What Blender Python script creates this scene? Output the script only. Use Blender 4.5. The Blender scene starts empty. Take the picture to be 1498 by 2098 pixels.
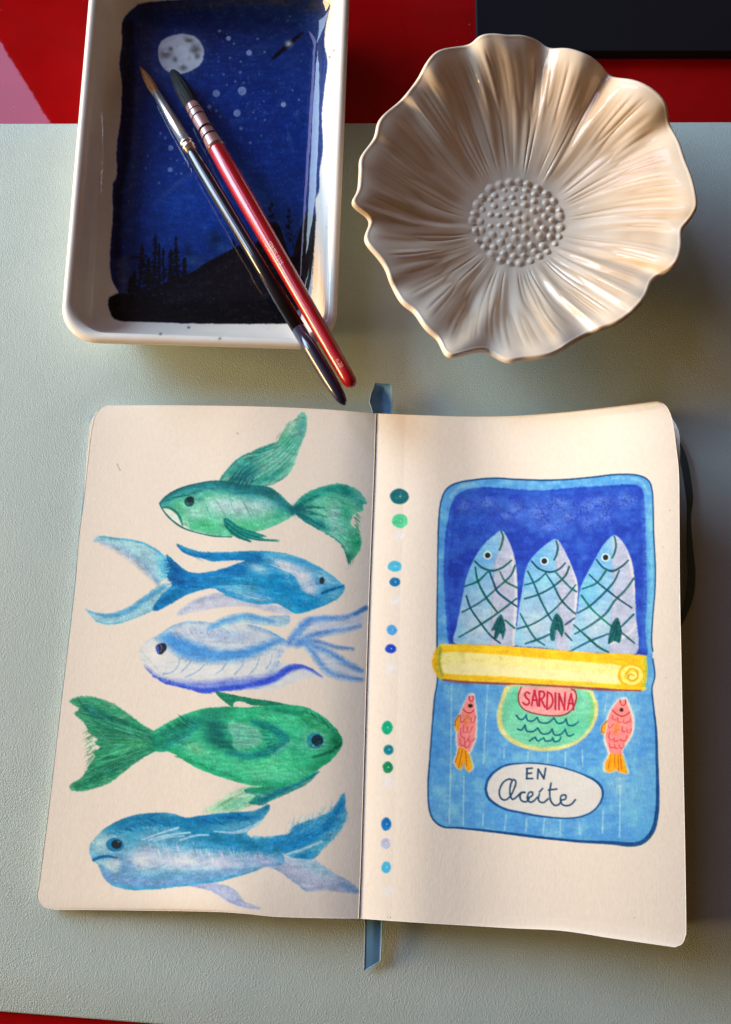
import bpy, bmesh, math
import numpy as np
from mathutils import Vector, Matrix

# ------------------------------------------------------------------ camera
F_PX, TILT, CAM_H = 1600.0, math.radians(9.0), 0.345      # the photograph is 1498 x 2098
CX, CY = 749.0, 1049.0
scene = bpy.context.scene
cam_data = bpy.data.cameras.new('camera')
cam = bpy.data.objects.new('camera', cam_data)
scene.collection.objects.link(cam)
cam.location = (0, 0, CAM_H)
cam.rotation_euler = (TILT, 0, 0)
cam_data.sensor_fit = 'VERTICAL'
cam_data.sensor_height = 36.0
cam_data.lens = F_PX/2098*36.0
cam_data.clip_start, cam_data.clip_end = 0.01, 50
scene.camera = cam

# ------------------------------------------------------------------ light
world = bpy.data.worlds.new('World')
scene.world = world
world.use_nodes = True
bg = world.node_tree.nodes['Background']
bg.inputs[0].default_value = (1.0, 0.48, 0.19, 1)          # warm walls of the dim room
bg.inputs[1].default_value = 0.075

def area(name, loc, target, sx, sy, energy, col):
    L = bpy.data.lights.new(name, 'AREA')
    L.shape = 'RECTANGLE'; L.size = sx; L.size_y = sy; L.energy = energy; L.color = col
    o = bpy.data.objects.new(name, L); scene.collection.objects.link(o)
    o.location = loc
    d = Vector(target)-Vector(loc)
    o.rotation_euler = d.to_track_quat('-Z', 'Y').to_euler()
    return o
# tall window to the upper left (cool sky), brighter in its lower sash; the far jamb gives the straight edge of the reflection in the red table
WX, WY1 = -1.80, 2.89
def window(name, y0, y1, z0, z1, energy, col):
    area(name, (WX, (y0+y1)/2, (z0+z1)/2), (WX+1, (y0+y1)/2, (z0+z1)/2), y1-y0, z1-z0, energy, col)
window('window_lower_sash', 0.55, 2.10, 0.26, 1.55, 96.0, (0.58, 0.79, 1.0))
window('window_upper_sash', 2.06, WY1, 1.70, 4.10, 46.0, (0.60, 0.58, 1.0))
# low warm evening light through the near pane on the left
area('low_window_light', (-1.45, 0.04, 0.31), (0.0, 0.0, 0.02), 0.60, 0.36, 31.0, (1.0, 0.66, 0.29))

scene.view_settings.view_transform = 'Standard'
scene.view_settings.look = 'None'
scene.view_settings.exposure = 0.0
scene.view_settings.gamma = 1.0
scene.view_settings.use_curve_mapping = False
scene.cycles.max_bounces = 8
scene.cycles.use_denoising = True

# ------------------------------------------------------------------ pixels and points
def P(px, py, z):
    """point at height z seen at that pixel of the photograph (arrays welcome)."""
    px = np.asarray(px, float); py = np.asarray(py, float); z = np.asarray(z, float)
    dx = (px-CX)/F_PX; dy = (CY-py)/F_PX
    c, s = math.cos(TILT), math.sin(TILT)
    wy = dy*c+s; wz = dy*s-c
    t = (z-CAM_H)/wz
    return np.stack(np.broadcast_arrays(dx*t, wy*t, z), -1)
def PX(p):
    p = np.asarray(p, float)
    c, s = math.cos(TILT), math.sin(TILT)
    x = p[..., 0]; y = p[..., 1]; z = p[..., 2]-CAM_H
    cy = y*c+z*s; cz = -y*s+z*c
    return CX+F_PX*x/-cz, CY-F_PX*cy/-cz
# ------------------------------------------------------------------
# 2D painter: the watercolours in the sketchbook and the painted tray.
# It works in plain numpy; the result is baked as vertex colours.
# ------------------------------------------------------------------
RNG = np.random.default_rng(7)

def vnoise(h, w, cy, cx=None, seed=0):
    cx = cx or cy
    r = np.random.default_rng(seed)
    gh, gw = int(h/cy)+3, int(w/cx)+3
    g = r.random((gh, gw))
    y = np.arange(h)/cy; x = np.arange(w)/cx
    yi = y.astype(int); xi = x.astype(int)
    fy = y-yi; fx = x-xi
    fy = (fy*fy*(3-2*fy))[:, None]; fx = (fx*fx*(3-2*fx))[None, :]
    a = g[np.ix_(yi, xi)]; b = g[np.ix_(yi, xi+1)]; c = g[np.ix_(yi+1, xi)]; d = g[np.ix_(yi+1, xi+1)]
    return (a*(1-fx)+b*fx)*(1-fy)+(c*(1-fx)+d*fx)*fy

def catmull(pts, closed=False, sub=6):
    p = np.array(pts, float)
    n = len(p)
    if n < 3:
        t = np.linspace(0, 1, sub*2)[:, None]
        return p[0]*(1-t)+p[-1]*t
    if closed:
        q = np.vstack([p[-1], p, p[0], p[1]]); m = n
    else:
        q = np.vstack([2*p[0]-p[1], p, 2*p[-1]-p[-2]]); m = n-1
    t = (np.arange(sub)/sub)[:, None]
    out = []
    for i in range(m):
        a, b, c, d = q[i], q[i+1], q[i+2], q[i+3]
        out.append(.5*((2*b)+(c-a)*t+(2*a-5*b+4*c-d)*t*t+(3*b-a-3*c+d)*t**3))
    if not closed:
        out.append(p[-1:])
    return np.vstack(out)

def blur(a, s):
    if s < .3: return a
    r = int(math.ceil(2.6*s)); k = np.exp(-.5*(np.arange(-r, r+1)/s)**2); k /= k.sum()
    p = np.pad(a, ((r, r), (0, 0)), mode='edge')
    o = sum(k[i]*p[i:i+a.shape[0]] for i in range(2*r+1))
    p = np.pad(o, ((0, 0), (r, r)), mode='edge')
    return sum(k[i]*p[:, i:i+a.shape[1]] for i in range(2*r+1))

class Canvas:
    def __init__(s, x0, y0, x1, y1, paper):
        s.x0, s.y0 = x0, y0
        s.w, s.h = x1-x0, y1-y0
        s.paper = np.array(paper, float)
        s.rgb = np.ones((s.h, s.w, 3))*s.paper
        s.grain = .5*vnoise(s.h, s.w, 2.1, seed=1)+.3*vnoise(s.h, s.w, 4.3, seed=2)+.2*vnoise(s.h, s.w, 1.1, seed=3)
        s.hatch = .6*vnoise(s.h, s.w, 2.0, 9.0, seed=4)+.4*vnoise(s.h, s.w, 5.0, 17.0, seed=14)
        s.vhatch = .6*vnoise(s.h, s.w, 9.0, 2.0, seed=15)+.4*vnoise(s.h, s.w, 17.0, 5.0, seed=16)
        s.cloud = .6*vnoise(s.h, s.w, 26, seed=5)+.4*vnoise(s.h, s.w, 11, seed=6)
        s.clip = None
        s.o = (0, 0, 1.0)
    def frame(s, ox, oy, sc): s.o = (ox, oy, sc)          # tracing coordinates -> canvas
    def T(s, pts):
        p = np.array(pts, float).reshape(-1, np.array(pts).shape[-1]).copy()
        p[:, 0] = p[:, 0]/s.o[2]+s.o[0]-s.x0
        p[:, 1] = p[:, 1]/s.o[2]+s.o[1]-s.y0
        return p
    def mask(s, pts, soft=1.0, rough=0.0, smooth=True):
        p = s.T(pts)
        if smooth: p = catmull(p, True, 5)
        d = np.zeros((s.h+1, s.w+1), np.int32)
        a = p; b = np.roll(p, -1, 0)
        for (ax, ay), (bx, by) in zip(a, b):
            if ay == by: continue
            if ay > by: ax, ay, bx, by = bx, by, ax, ay
            r = np.arange(max(0, math.ceil(ay-.5)), min(s.h, math.ceil(by-.5)))
            if len(r) == 0: continue
            x = ax+(r+.5-ay)/(by-ay)*(bx-ax)
            xi = np.clip(np.ceil(x-.5), 0, s.w).astype(int)
            np.add.at(d, (r, xi), 1)
        m = (np.cumsum(d, 1)[:s.h, :s.w] % 2).astype(float)
        ys, xs = np.where(m > 0)
        if len(ys) == 0: return m
        pad = int(10+3*max(soft, rough))
        y0, y1 = max(0, ys.min()-pad), min(s.h, ys.max()+pad+1)
        x0, x1 = max(0, xs.min()-pad), min(s.w, xs.max()+pad+1)
        sub = m[y0:y1, x0:x1]
        if rough:
            sub = blur(sub, rough)
            n = (s.grain[y0:y1, x0:x1]-.5)*.9+(s.hatch[y0:y1, x0:x1]-.5)*.5
            sub = np.clip((sub-.5+n*.7)*2.2+.5, 0, 1)
            sub = blur(sub, soft*.5)
        else:
            sub = blur(sub, soft)
        o = np.zeros_like(m); o[y0:y1, x0:x1] = sub
        return o
    def put(s, m, col, a=1.0, tex=0.0, kind='grain'):
        if s.clip is not None: m = m*s.clip
        ys = np.where(m.max(1) > .003)[0]; xs = np.where(m.max(0) > .003)[0]
        if len(ys) == 0: return
        sl = (slice(ys[0], ys[-1]+1), slice(xs[0], xs[-1]+1))
        k = m[sl]*a
        if tex:
            n = {'grain': s.grain, 'hatch': s.hatch, 'vhatch': s.vhatch, 'cloud': s.cloud}[kind][sl]
            k = k*np.clip(1-tex*2.2*np.clip(n-.42, 0, 1)*1.6, 0, 1)
        s.rgb[sl] = s.rgb[sl]*(1-k[..., None])+np.array(col, float)*k[..., None]
    def put_sub(s, y0, x0, m, col, a=1.0, tex=0.0, kind='grain'):
        sl = (slice(y0, y0+m.shape[0]), slice(x0, x0+m.shape[1]))
        k = m*a
        if s.clip is not None: k = k*s.clip[sl]
        if tex:
            n = {'grain': s.grain, 'hatch': s.hatch, 'vhatch': s.vhatch, 'cloud': s.cloud}[kind][sl]
            k = k*np.clip(1-tex*2.2*np.clip(n-.42, 0, 1)*1.6, 0, 1)
        s.rgb[sl] = s.rgb[sl]*(1-k[..., None])+np.array(col, float)*k[..., None]
    def brushwork(s, m, ang, n, length=34, w=3.2, amp=.24, a=.5, seed=0, spread=14):
        """loose strokes inside the mask m: each takes the colour under it, a little darker or lighter."""
        r = np.random.default_rng(seed)
        ys, xs = np.where(m > .6)
        if len(ys) == 0: return
        keep, s.clip = s.clip, np.clip(m*1.05, 0, 1); o = s.o; s.o = (s.x0, s.y0, 1.0)   # tracing = canvas pixels
        for i in r.integers(0, len(ys), n):
            y, x = ys[i], xs[i]
            t = math.radians((ang(x+s.x0, y+s.y0) if callable(ang) else ang)+r.normal(0, spread)); L = length*r.uniform(.5, 1.3)
            dx, dy = math.cos(t)*L/2, math.sin(t)*L/2; b = r.normal(0, .10)
            c = s.rgb[y, x]; f = 1+r.uniform(-amp, amp*.9)
            col = np.clip(c*f if f < 1 else c+(255-c)*(f-1)*.9, 0, 255)
            s.stroke([(x-dx, y-dy), (x-dy*b, y+dx*b), (x+dx, y+dy)], w*r.uniform(.5, 1.5), col, a*r.uniform(.4, 1), .8, tex=.45, taper=(.35, .5))
        s.clip = keep; s.o = o
    def fill(s, pts, col, a=1.0, soft=1.0, rough=0.0, tex=0.0, kind='grain', smooth=True):
        m = s.mask(pts, soft, rough, smooth); s.put(m, col, a, tex, kind); return m
    def stroke(s, pts, w, col, a=1.0, soft=.8, tex=0.0, kind='grain', taper=(0, 0), curve=True):
        """w: width in tracing units (a number or a list along the path)."""
        p = s.T(pts)
        q = catmull(p, False, 10) if (curve and len(p) > 2) else p
        seg = np.r_[0, np.cumsum(np.hypot(*np.diff(q, axis=0).T))]
        L = seg[-1]
        if L < 1e-6: return
        ww = np.atleast_1d(np.array(w, float))/s.o[2]
        n = max(3, int(L/.8))
        t = np.linspace(0, 1, n)
        X = np.interp(t*L, seg, q[:, 0]); Y = np.interp(t*L, seg, q[:, 1])
        R = np.interp(t, np.linspace(0, 1, len(ww)), ww)/2 if len(ww) > 1 else np.full(n, ww[0]/2)
        if taper[0]: R = R*np.clip(t/taper[0], .15, 1)
        if taper[1]: R = R*np.clip((1-t)/taper[1], .15, 1)
        pad = int(R.max()+3*soft+3)
        x0, x1 = max(0, int(X.min())-pad), min(s.w, int(X.max())+pad+1)
        y0, y1 = max(0, int(Y.min())-pad), min(s.h, int(Y.max())+pad+1)
        if x1 <= x0 or y1 <= y0: return
        m = np.zeros((y1-y0, x1-x0))
        for x, y, r in zip(X-x0, Y-y0, R):
            k = int(r+2*soft+2)
            a0, a1 = max(0, int(y)-k), min(m.shape[0], int(y)+k+2)
            b0, b1 = max(0, int(x)-k), min(m.shape[1], int(x)+k+2)
            if a1 <= a0 or b1 <= b0: continue
            d = np.hypot(np.arange(a0, a1)[:, None]-y, np.arange(b0, b1)[None, :]-x)
            v = np.clip((r-d)/(2*soft)+.5, 0, 1)
            np.maximum(m[a0:a1, b0:b1], v, out=m[a0:a1, b0:b1])
        s.put_sub(y0, x0, m, col, a, tex, kind)
    def blob(s, cx, cy, rx, ry, col, a=1.0, ang=0.0, hard=1.0, tex=0.0, kind='grain'):
        (x, y), = s.T([(cx, cy)])
        rx /= s.o[2]; ry /= s.o[2]
        r = max(rx, ry)*2.2
        x0, x1 = max(0, int(x-r)), min(s.w, int(x+r)+2); y0, y1 = max(0, int(y-r)), min(s.h, int(y+r)+2)
        if x1 <= x0 or y1 <= y0: return
        dx = np.arange(x0, x1)[None, :]-x; dy = np.arange(y0, y1)[:, None]-y
        c, n = math.cos(math.radians(ang)), math.sin(math.radians(ang))
        u = (dx*c+dy*n)/rx; v = (-dx*n+dy*c)/ry
        d = np.sqrt(u*u+v*v)
        if hard >= 2: k = np.clip((1-d)*min(rx, ry)/1.4+.5, 0, 1)
        else: k = np.exp(-(d**2)*1.4*hard)
        s.put_sub(y0, x0, k, col, a, tex, kind)
    def hairs(s, a0, a1, b0, b1, n, w, col, a=.7, jit=6, bend=.0, seed=0):
        """n fine strokes running from the line a0-a1 to the line b0-b1."""
        r = np.random.default_rng(seed)
        a0, a1, b0, b1 = map(lambda q: np.array(q, float), (a0, a1, b0, b1))
        n = int(n*1.5)
        for i in range(n):
            t = (i+r.random())/n
            p = a0*(1-t)+a1*t+r.normal(0, jit, 2); q = b0*(1-t)+b1*t+r.normal(0, jit, 2)
            d = q-p; nrm = np.array([-d[1], d[0]])
            mid = (p+q)/2+nrm*(bend+r.normal(0, .03))
            k = r.uniform(.5, 1)
            s.stroke([p, mid, p+(q-p)*r.uniform(.75, 1.05)], w*r.uniform(.5, 1.3), np.clip(np.array(col)*r.uniform(.80, 1.12)+r.normal(0, 9, 3), 0, 255), min(1, a*k*1.25), .7, tex=.5, taper=(.25, .5))
    def finish(s, chalk=1.0, sat=1.14, deep=.94):
        """tooth of the paper in the paint, then reflectance relative to the bare ground."""
        def lin(c):
            c = np.clip(c, 0, 255)/255
            return np.where(c <= .04045, c/12.92, ((c+.055)/1.055)**2.4)
        rgb = s.rgb.copy()
        cover = np.clip(np.abs(rgb-s.paper).max(-1)/60, 0, 1)[..., None]
        lum = rgb.mean(-1, keepdims=True)
        rgb = rgb*(1-cover)+np.clip((((rgb-lum)*sat+lum)*deep-132)*1.05+132, 2, 255)*cover
        tooth = .45*vnoise(s.h, s.w, 1.6, seed=51)+.35*vnoise(s.h, s.w, 3.1, 2.2, seed=52)+.2*vnoise(s.h, s.w, 7, seed=53)
        wash = .6*vnoise(s.h, s.w, 5, 16, seed=54)+.4*vnoise(s.h, s.w, 13, seed=55)
        rgb = rgb*(1+cover*chalk*((tooth-.5)*.42+(wash-.5)*.34)[..., None])
        bare = np.clip((tooth-.60)*4.0, 0, 1)[..., None]*cover*chalk*.34
        rgb = rgb*(1-bare)+(rgb*.4+s.paper*.6)*bare
        pool = np.clip((wash-.52)*1.6, 0, 1)[..., None]*cover*chalk*.16
        rgb = rgb*(1-pool)+(rgb*.45+s.paper*.55)*pool
        return lin(rgb)/lin(s.paper)
    def sample(s, img, px, py):
        x = np.clip(px-s.x0-.5, 0, s.w-1.001); y = np.clip(py-s.y0-.5, 0, s.h-1.001)
        xi = x.astype(int); yi = y.astype(int); fx = (x-xi)[..., None]; fy = (y-yi)[..., None]
        return (img[yi, xi]*(1-fx)+img[yi, xi+1]*fx)*(1-fy)+(img[yi+1, xi]*(1-fx)+img[yi+1, xi+1]*fx)*fy

PAPER_SEEN = (226, 209, 192)

def paint_left_page():
    c = Canvas(60, 815, 790, 1900, PAPER_SEEN)
    # ---- teal fish with the raised fin
    c.frame(300, 820, 2.996)
    DT, MT, GR, LG, PB = (14, 88, 98), (30, 128, 124), (62, 165, 122), (116, 190, 150), (186, 200, 204)
    fin = [(450,490),(490,430),(540,375),(600,335),(700,295),(770,275),(810,240),(840,190),(870,140),(910,118),(960,68),(985,110),(980,190),(950,270),(925,340),(900,410),(870,455),(810,500),(750,522),(640,535),(540,550),(490,525)]
    m = c.fill(fin, (92, 176, 150), .88, 1.2, 2.2, .30, 'hatch')
    c.clip = m
    c.blob(590, 430, 130, 90, MT, .9, -25); c.blob(600, 460, 80, 50, DT, .9, -30)
    c.blob(860, 250, 40, 60, (48, 150, 105), .8); c.blob(960, 160, 25, 90, (64, 150, 150), .6, 10)
    c.blob(870, 150, 45, 60, (190, 205, 180), .6); c.blob(820, 420, 100, 60, (120, 190, 160), .5)
    for k in range(13):
        t = k/12
        c.stroke([(500+40*t, 540-20*t), (600+90*t, 400+120*t), (770+60*t, 300+120*t), (880+30*t, 200+130*t), (930+30*t, 110+120*t)], 7, (20, 110, 110) if k % 2 else (120, 195, 170), .5, .8, .4)
    c.stroke([(455,488),(495,430),(545,376),(605,335),(700,296)], 12, (20, 105, 105), .7, 1)
    c.stroke([(540,552),(640,528),(750,522),(810,498),(868,455)], 12, (16, 100, 104), .7, 1)
    c.clip = None
    c.brushwork(m, -52, 130, 40, seed=61)
    c.hairs((805,245),(960,90),(840,170),(965,60), 14, 8, (120, 185, 160), .45, seed=3)
    body = [(80,632),(130,580),(200,542),(300,512),(400,495),(450,492),(520,500),(600,515),(700,525),(760,535),(820,575),(870,625),(905,655),(915,690),(895,712),(830,750),(740,790),(680,805),(600,830),(520,838),(420,832),(330,810),(240,785),(170,745),(120,700),(88,655)]
    m = c.fill(body, (92, 182, 146), .95, 1.0, 1.2, .15)
    c.clip = m
    c.stroke([(80,625),(200,550),(340,515),(460,510),(600,540),(740,560),(850,640),(905,680)], [30,40,50,62,80,80,60,40], DT, .85, 5)
    c.stroke([(110,640),(200,585),(340,550),(460,545),(600,580),(720,610),(860,680)], 55, (38, 132, 140), .6, 7)
    c.blob(330, 580, 110, 22, (90, 175, 150), .6, -12)
    c.blob(560, 655, 175, 60, PB, .95, 4); c.blob(450, 640, 90, 50, (186, 206, 206), .7); c.blob(300, 690, 60, 45, (170, 205, 195), .7)
    c.blob(680, 650, 90, 45, (176, 204, 204), .6)
    c.blob(360, 770, 130, 40, (72, 178, 122), .85, 8); c.blob(620, 770, 120, 35, (74, 180, 126), .85, -6); c.blob(800, 710, 70, 35, (60, 165, 128), .8, -25)
    c.blob(740, 640, 60, 35, (150, 198, 198), .6, 20)
    c.hairs((470,600),(800,650),(520,720),(760,750), 26, 7, (140, 198, 176), .45, 14, seed=5)
    c.fill([(92,655),(150,662),(190,698),(215,748),(265,792),(220,782),(150,727),(105,682)], (226, 222, 206), .95, 1.5)
    c.stroke([(215,760),(245,745),(262,790)], 14, (200, 210, 190), .5, 2)
    c.blob(190, 640, 45, 40, (80, 176, 130), .6, 40)
    for p in ([(362,635),(372,665),(395,722)], [(430,618),(455,660),(485,712)], [(512,600),(525,650),(545,690)], [(578,600),(610,655),(642,718)]):
        c.stroke(p, 6, (88, 140, 150), .75, .8, .2)
    c.clip = None
    c.brushwork(m, 12, 150, 34, seed=62)
    c.stroke([(80,632),(100,672),(150,730),(230,785),(330,816),(420,834),(520,838)], [6,10,11,9,8,8,6], (16, 84, 92), .9, .8)
    c.stroke([(80,632),(120,588),(200,542),(300,513),(400,495)], [8,10,8,8,8], (14, 82, 92), .85, .9)
    c.stroke([(92,656),(142,660),(190,695),(213,742),(221,766)], [10,16,16,18,8], (22, 112, 96), .9, .9)
    c.blob(262, 621, 31, 31, (18, 66, 70), .95, hard=2); c.blob(270, 608, 22, 20, (30, 40, 46), .9, hard=2); c.blob(252, 635, 8, 8, (70, 120, 120), .7)
    c.stroke([(300,610),(345,603)], 16, (50, 140, 150), .6, 3)
    c.fill([(475,725),(510,730),(560,770),(640,800),(700,820),(745,838),(690,840),(760,853),(825,857),(720,864),(620,848),(652,868),(580,855),(520,820),(480,770)], (14, 112, 108), .95, .9, 1.0)
    for p in ([(490,740),(560,790),(700,835)], [(485,760),(560,820),(640,862)], [(560,800),(660,845),(815,857)]):
        c.stroke(p, 7, (40, 160, 130), .6, .8); c.stroke([(x-4, y+8) for x, y in p], 6, (8, 76, 84), .7, .8)
    tail = [(905,650),(940,600),(1010,555),(1100,525),(1180,512),(1250,525),(1310,560),(1358,632),(1325,640),(1332,680),(1290,690),(1262,720),(1255,765),(1300,800),(1322,860),(1310,920),(1275,965),(1240,1002),(1222,940),(1180,870),(1100,820),(1020,775),(950,730),(910,690)]
    m = c.fill(tail, (92, 182, 150), .95, 1.1, 2.0, .2)
    c.clip = m
    c.stroke([(905,665),(960,610),(1080,555),(1200,545),(1290,600),(1320,640)], [30,50,55,62,55,40], (34, 140, 126), .9, 6)
    c.blob(1220, 560, 40, 40, (14, 104, 100), .6); c.blob(1160, 700, 40, 70, PB, .95, 10); c.blob(1180, 790, 45, 60, (178, 205, 200), .9, -30)
    c.blob(1230, 680, 50, 60, (50, 160, 120), .8); c.blob(1280, 880, 40, 90, (40, 150, 104), .9, -10); c.blob(1250, 960, 30, 45, (20, 110, 84), .8)
    c.blob(1060, 760, 90, 35, (20, 112, 116), .9, 30); c.blob(1000, 610, 70, 30, (40, 145, 120), .8, -25)
    c.blob(1310, 590, 50, 40, (96, 172, 160), .7, 45)
    c.stroke([(1100,820),(1180,870),(1225,945),(1240,1000)], 14, (20, 96, 100), .8, 1.5)
    for p in ([(925,670),(1000,655),(1090,660)], [(930,680),(1010,690),(1105,715)], [(930,690),(1000,730),(1090,780)], [(925,700),(990,750),(1060,790)], [(920,660),(980,620),(1060,580)]):
        c.stroke(p, [30,20,6], (10, 92, 98), .85, 1.2, .3)
    c.hairs((1100,560),(1160,830),(1300,600),(1270,930), 34, 8, (70, 170, 140), .5, 12, seed=6)
    c.clip = None
    c.brushwork(m, 25, 110, 36, amp=.3, seed=63)
    c.hairs((1262,640),(1300,900),(1330,690),(1310,950), 20, 9, (50, 150, 110), .55, 6, seed=7)
    c.hairs((1225,940),(1290,930),(1240,1030),(1262,1010), 8, 9, (70, 160, 120), .5, 4, seed=8)
    c.blob(912, 672, 32, 36, (10, 84, 94), .9)
    # ---- blue fish, head to the gutter
    c.frame(160, 1070, 2.497)
    DB, MB_, LB, LIL = (6, 100, 158), (26, 134, 184), (128, 186, 206), (206, 204, 216)
    m = c.fill([(75,100),(110,70),(200,80),(310,95),(380,125),(430,160),(460,200),(470,270),(430,300),(402,312),(370,260),(310,200),(220,140),(130,105)], (140, 190, 205), .85, 1.4, 1.6, .2)
    c.clip = m
    c.stroke([(110,72),(200,82),(310,98),(390,135),(440,180)], 12, (70, 160, 192), .8, 1.6)
    c.blob(435, 220, 40, 90, (92, 170, 200), .9, -10); c.clip = None
    c.stroke([(120,102),(220,145),(310,205),(370,262),(408,312)], [14,30,40,42,20], (118, 150, 184), .65, 5, .2)
    m = c.fill([(35,440),(100,465),(180,462),(260,430),(330,382),(400,330),(450,310),(470,330),(420,400),(400,440),(320,480),(220,515),(150,522),(90,505)], (132, 184, 200), .88, 1.4, 1.6, .2)
    c.clip = m
    c.stroke([(60,455),(160,478),(260,450),(340,395),(440,330)], [10,24,28,26,20], (70, 140, 182), .8, 3, .2)
    c.stroke([(90,505),(150,520),(220,513),(320,480),(400,440)], 10, (84, 164, 190), .8, 1.4); c.clip = None
    c.fill([(500,478),(560,420),(640,380),(740,360),(850,385),(960,412),(1060,440),(1100,468),(1000,462),(900,435),(800,430),(700,440),(600,460)], (176, 182, 204), .8, 2.2, 2.4, .2)
    c.stroke([(520,462),(620,400),(740,372),(850,392)], 16, (150, 164, 194), .55, 4)
    body = [(450,165),(500,205),(560,250),(640,258),(740,238),(820,208),(860,196),(760,196),(690,200),(640,186),(560,166),(512,130),(503,112),(520,114),(560,132),(640,152),(760,152),(900,148),(1000,150),(1100,170),(1200,210),(1290,265),(1340,305),(1364,325),(1358,358),(1320,395),(1250,430),(1180,455),(1120,468),(1060,440),(1010,415),(940,412),(840,390),(750,365),(690,338),(620,350),(540,380),(480,415),(405,453),(380,440),(430,370),(480,320),(455,280),(470,230)]
    m = c.fill(body, MB_, .95, 1.0, 1.5, .12)
    c.clip = m
    c.stroke([(455,220),(540,290),(660,300),(780,260),(860,210),(920,180)], [110,90,80,80,60,50], DB, .9, 6, .25, 'hatch')
    c.stroke([(400,445),(480,380),(560,330),(640,310)], [40,50,50,40], DB, .75, 5)
    c.stroke([(640,165),(760,180),(880,170)], 34, (10, 112, 168), .8, 4, .3, 'hatch')
    c.stroke([(505,112),(545,150),(640,180)], 12, (40, 96, 150), .8, 1.5)
    c.blob(980, 330, 90, 60, (16, 140, 190), .8, 20); c.blob(840, 290, 90, 30, (60, 160, 200), .55, 10)
    c.blob(920, 235, 70, 26, (172, 200, 218), .85, 20); c.blob(1060, 215, 100, 28, (200, 208, 222), .95, 18); c.blob(1150, 280, 80, 60, LIL, .98, 25)
    c.blob(1180, 345, 60, 45, LIL, .95); c.blob(1270, 290, 80, 36, (150, 190, 210), .8, 30); c.blob(1310, 370, 55, 26, (110, 176, 200), .9, -25)
    c.blob(1060, 165, 140, 18, (120, 184, 208), .7, 8); c.blob(820, 350, 120, 26, (196, 200, 216), .85, 12); c.blob(900, 382, 90, 18, (190, 196, 214), .8, 10)
    c.stroke([(1090,265),(1110,320),(1150,370),(1230,400)], [30,34,34,26], (20, 140, 190), .9, 3, .4)
    c.stroke([(1010,300),(1080,360),(1150,430),(1200,420)], [70,70,60,40], (14, 128, 180), .85, 5, .3)
    c.blob(1110, 455, 60, 18, (40, 160, 200), .9)
    c.hairs((560,280),(640,330),(960,250),(1060,400), 40, 8, (30, 130, 182), .5, 16, seed=11)
    c.hairs((700,320),(760,340),(1000,330),(1020,410), 14, 6, (120, 185, 212), .5, 8, seed=12)
    c.hairs((1000,200),(1090,250),(1100,240),(1180,330), 22, 7, (215, 214, 226), .6, 10, seed=13)
    c.hairs((450,180),(480,330),(540,250),(560,330), 20, 9, (4, 90, 150), .6, 8, seed=14)
    c.clip = None
    c.brushwork(m, lambda x, y: 10 if x > 480 else -8, 260, 44, amp=.3, seed=64)
    c.stroke([(750,368),(840,395),(930,412),(1020,408)], [8,14,14,10], (40, 140, 184), .85, 1.4)
    c.stroke([(1070,163),(1200,212),(1290,266),(1360,325)], 6, (110, 176, 204), .6, 1.4)
    c.blob(1226, 300, 16, 20, (90, 140, 176), .85, hard=2); c.blob(1247, 297, 13, 19, (38, 48, 60), .95, hard=2)
    c.stroke([(1248,362),(1290,345),(1358,324)], [14,14,8], (12, 92, 140), .95, .9)
    c.hairs((1210,405),(1330,380),(1250,430),(1340,395), 12, 7, (60, 150, 184), .5, 4, seed=15)
    # ---- periwinkle fish
    c.frame(260, 1220, 2.996)
    c.fill([(1000,290),(1060,215),(1110,160),(1300,140),(1430,110),(1425,190),(1280,230),(1120,275)], (176, 190, 216), .6, 5)
    c.fill([(1090,300),(1200,330),(1430,470),(1430,515),(1300,495),(1200,430)], (184, 198, 218), .55, 5)
    for p, w, col in (([(990,295),(1050,220),(1110,160),(1200,142),(1320,138),(1400,112),(1465,76)], [40,52,46,36,32,26,26], (100, 150, 208)),
                      ([(1040,300),(1130,250),(1250,222),(1350,208),(1425,184)], [40,40,34,28,24], (126, 164, 212)),
                      ([(1060,290),(1180,288),(1290,318),(1385,328)], [40,24,18,14], (92, 142, 200)),
                      ([(1100,300),(1220,340),(1320,400),(1440,465)], [30,40,44,30], (118, 160, 206)),
                      ([(1110,315),(1170,390),(1230,460),(1330,500),(1440,516)], [30,44,46,36,22], (128, 166, 208))):
        c.stroke(p, np.array(w)*1.2, col, .78, 3.5, .3)
        c.stroke([(x, y-4) for x, y in p], np.array(w)*.45, (62, 118, 190), .6, 3, .3)
    c.fill([(1150,180),(1300,150),(1430,120),(1425,185),(1290,200)], (190, 196, 212), .6, 4); c.fill([(1180,350),(1300,420),(1430,500),(1330,490),(1220,440)], (196, 202, 214), .55, 4)
    c.stroke([(1400,112),(1465,76)], 24, (60, 118, 170), .7, 1.5)
    body = [(80,340),(110,290),(190,245),(270,190),(360,160),(440,155),(520,165),(640,160),(760,180),(860,210),(940,250),(990,290),(975,340),(930,400),(980,415),(1050,418),(1120,438),(1180,476),(1208,505),(1150,498),(1080,512),(1000,545),(900,578),(780,580),(600,588),(470,600),(400,582),(300,556),(230,540),(160,492),(110,442),(85,390)]
    m = c.fill(body, (208, 208, 208), .95, 1.2, 1.8, .1)
    c.clip = m
    c.blob(560, 240, 300, 70, (176, 188, 206), .9, 4); c.blob(640, 260, 160, 40, (160, 176, 202), .7)
    c.stroke([(195,250),(290,290),(400,345),(540,372),(700,362),(830,320),(960,260)], [44,110,110,88,72,52,44], (76, 138, 200), .92, 8, .1)
    c.stroke([(250,250),(340,310),(460,330)], [60,80,50], (70, 138, 202), .7, 9)
    c.stroke([(520,372),(700,355),(850,310)], 30, (66, 138, 202), .5, 6)
    c.stroke([(190,245),(270,190),(360,162),(440,157),(520,168)], 30, (120, 164, 208), .7, 6)
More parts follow.
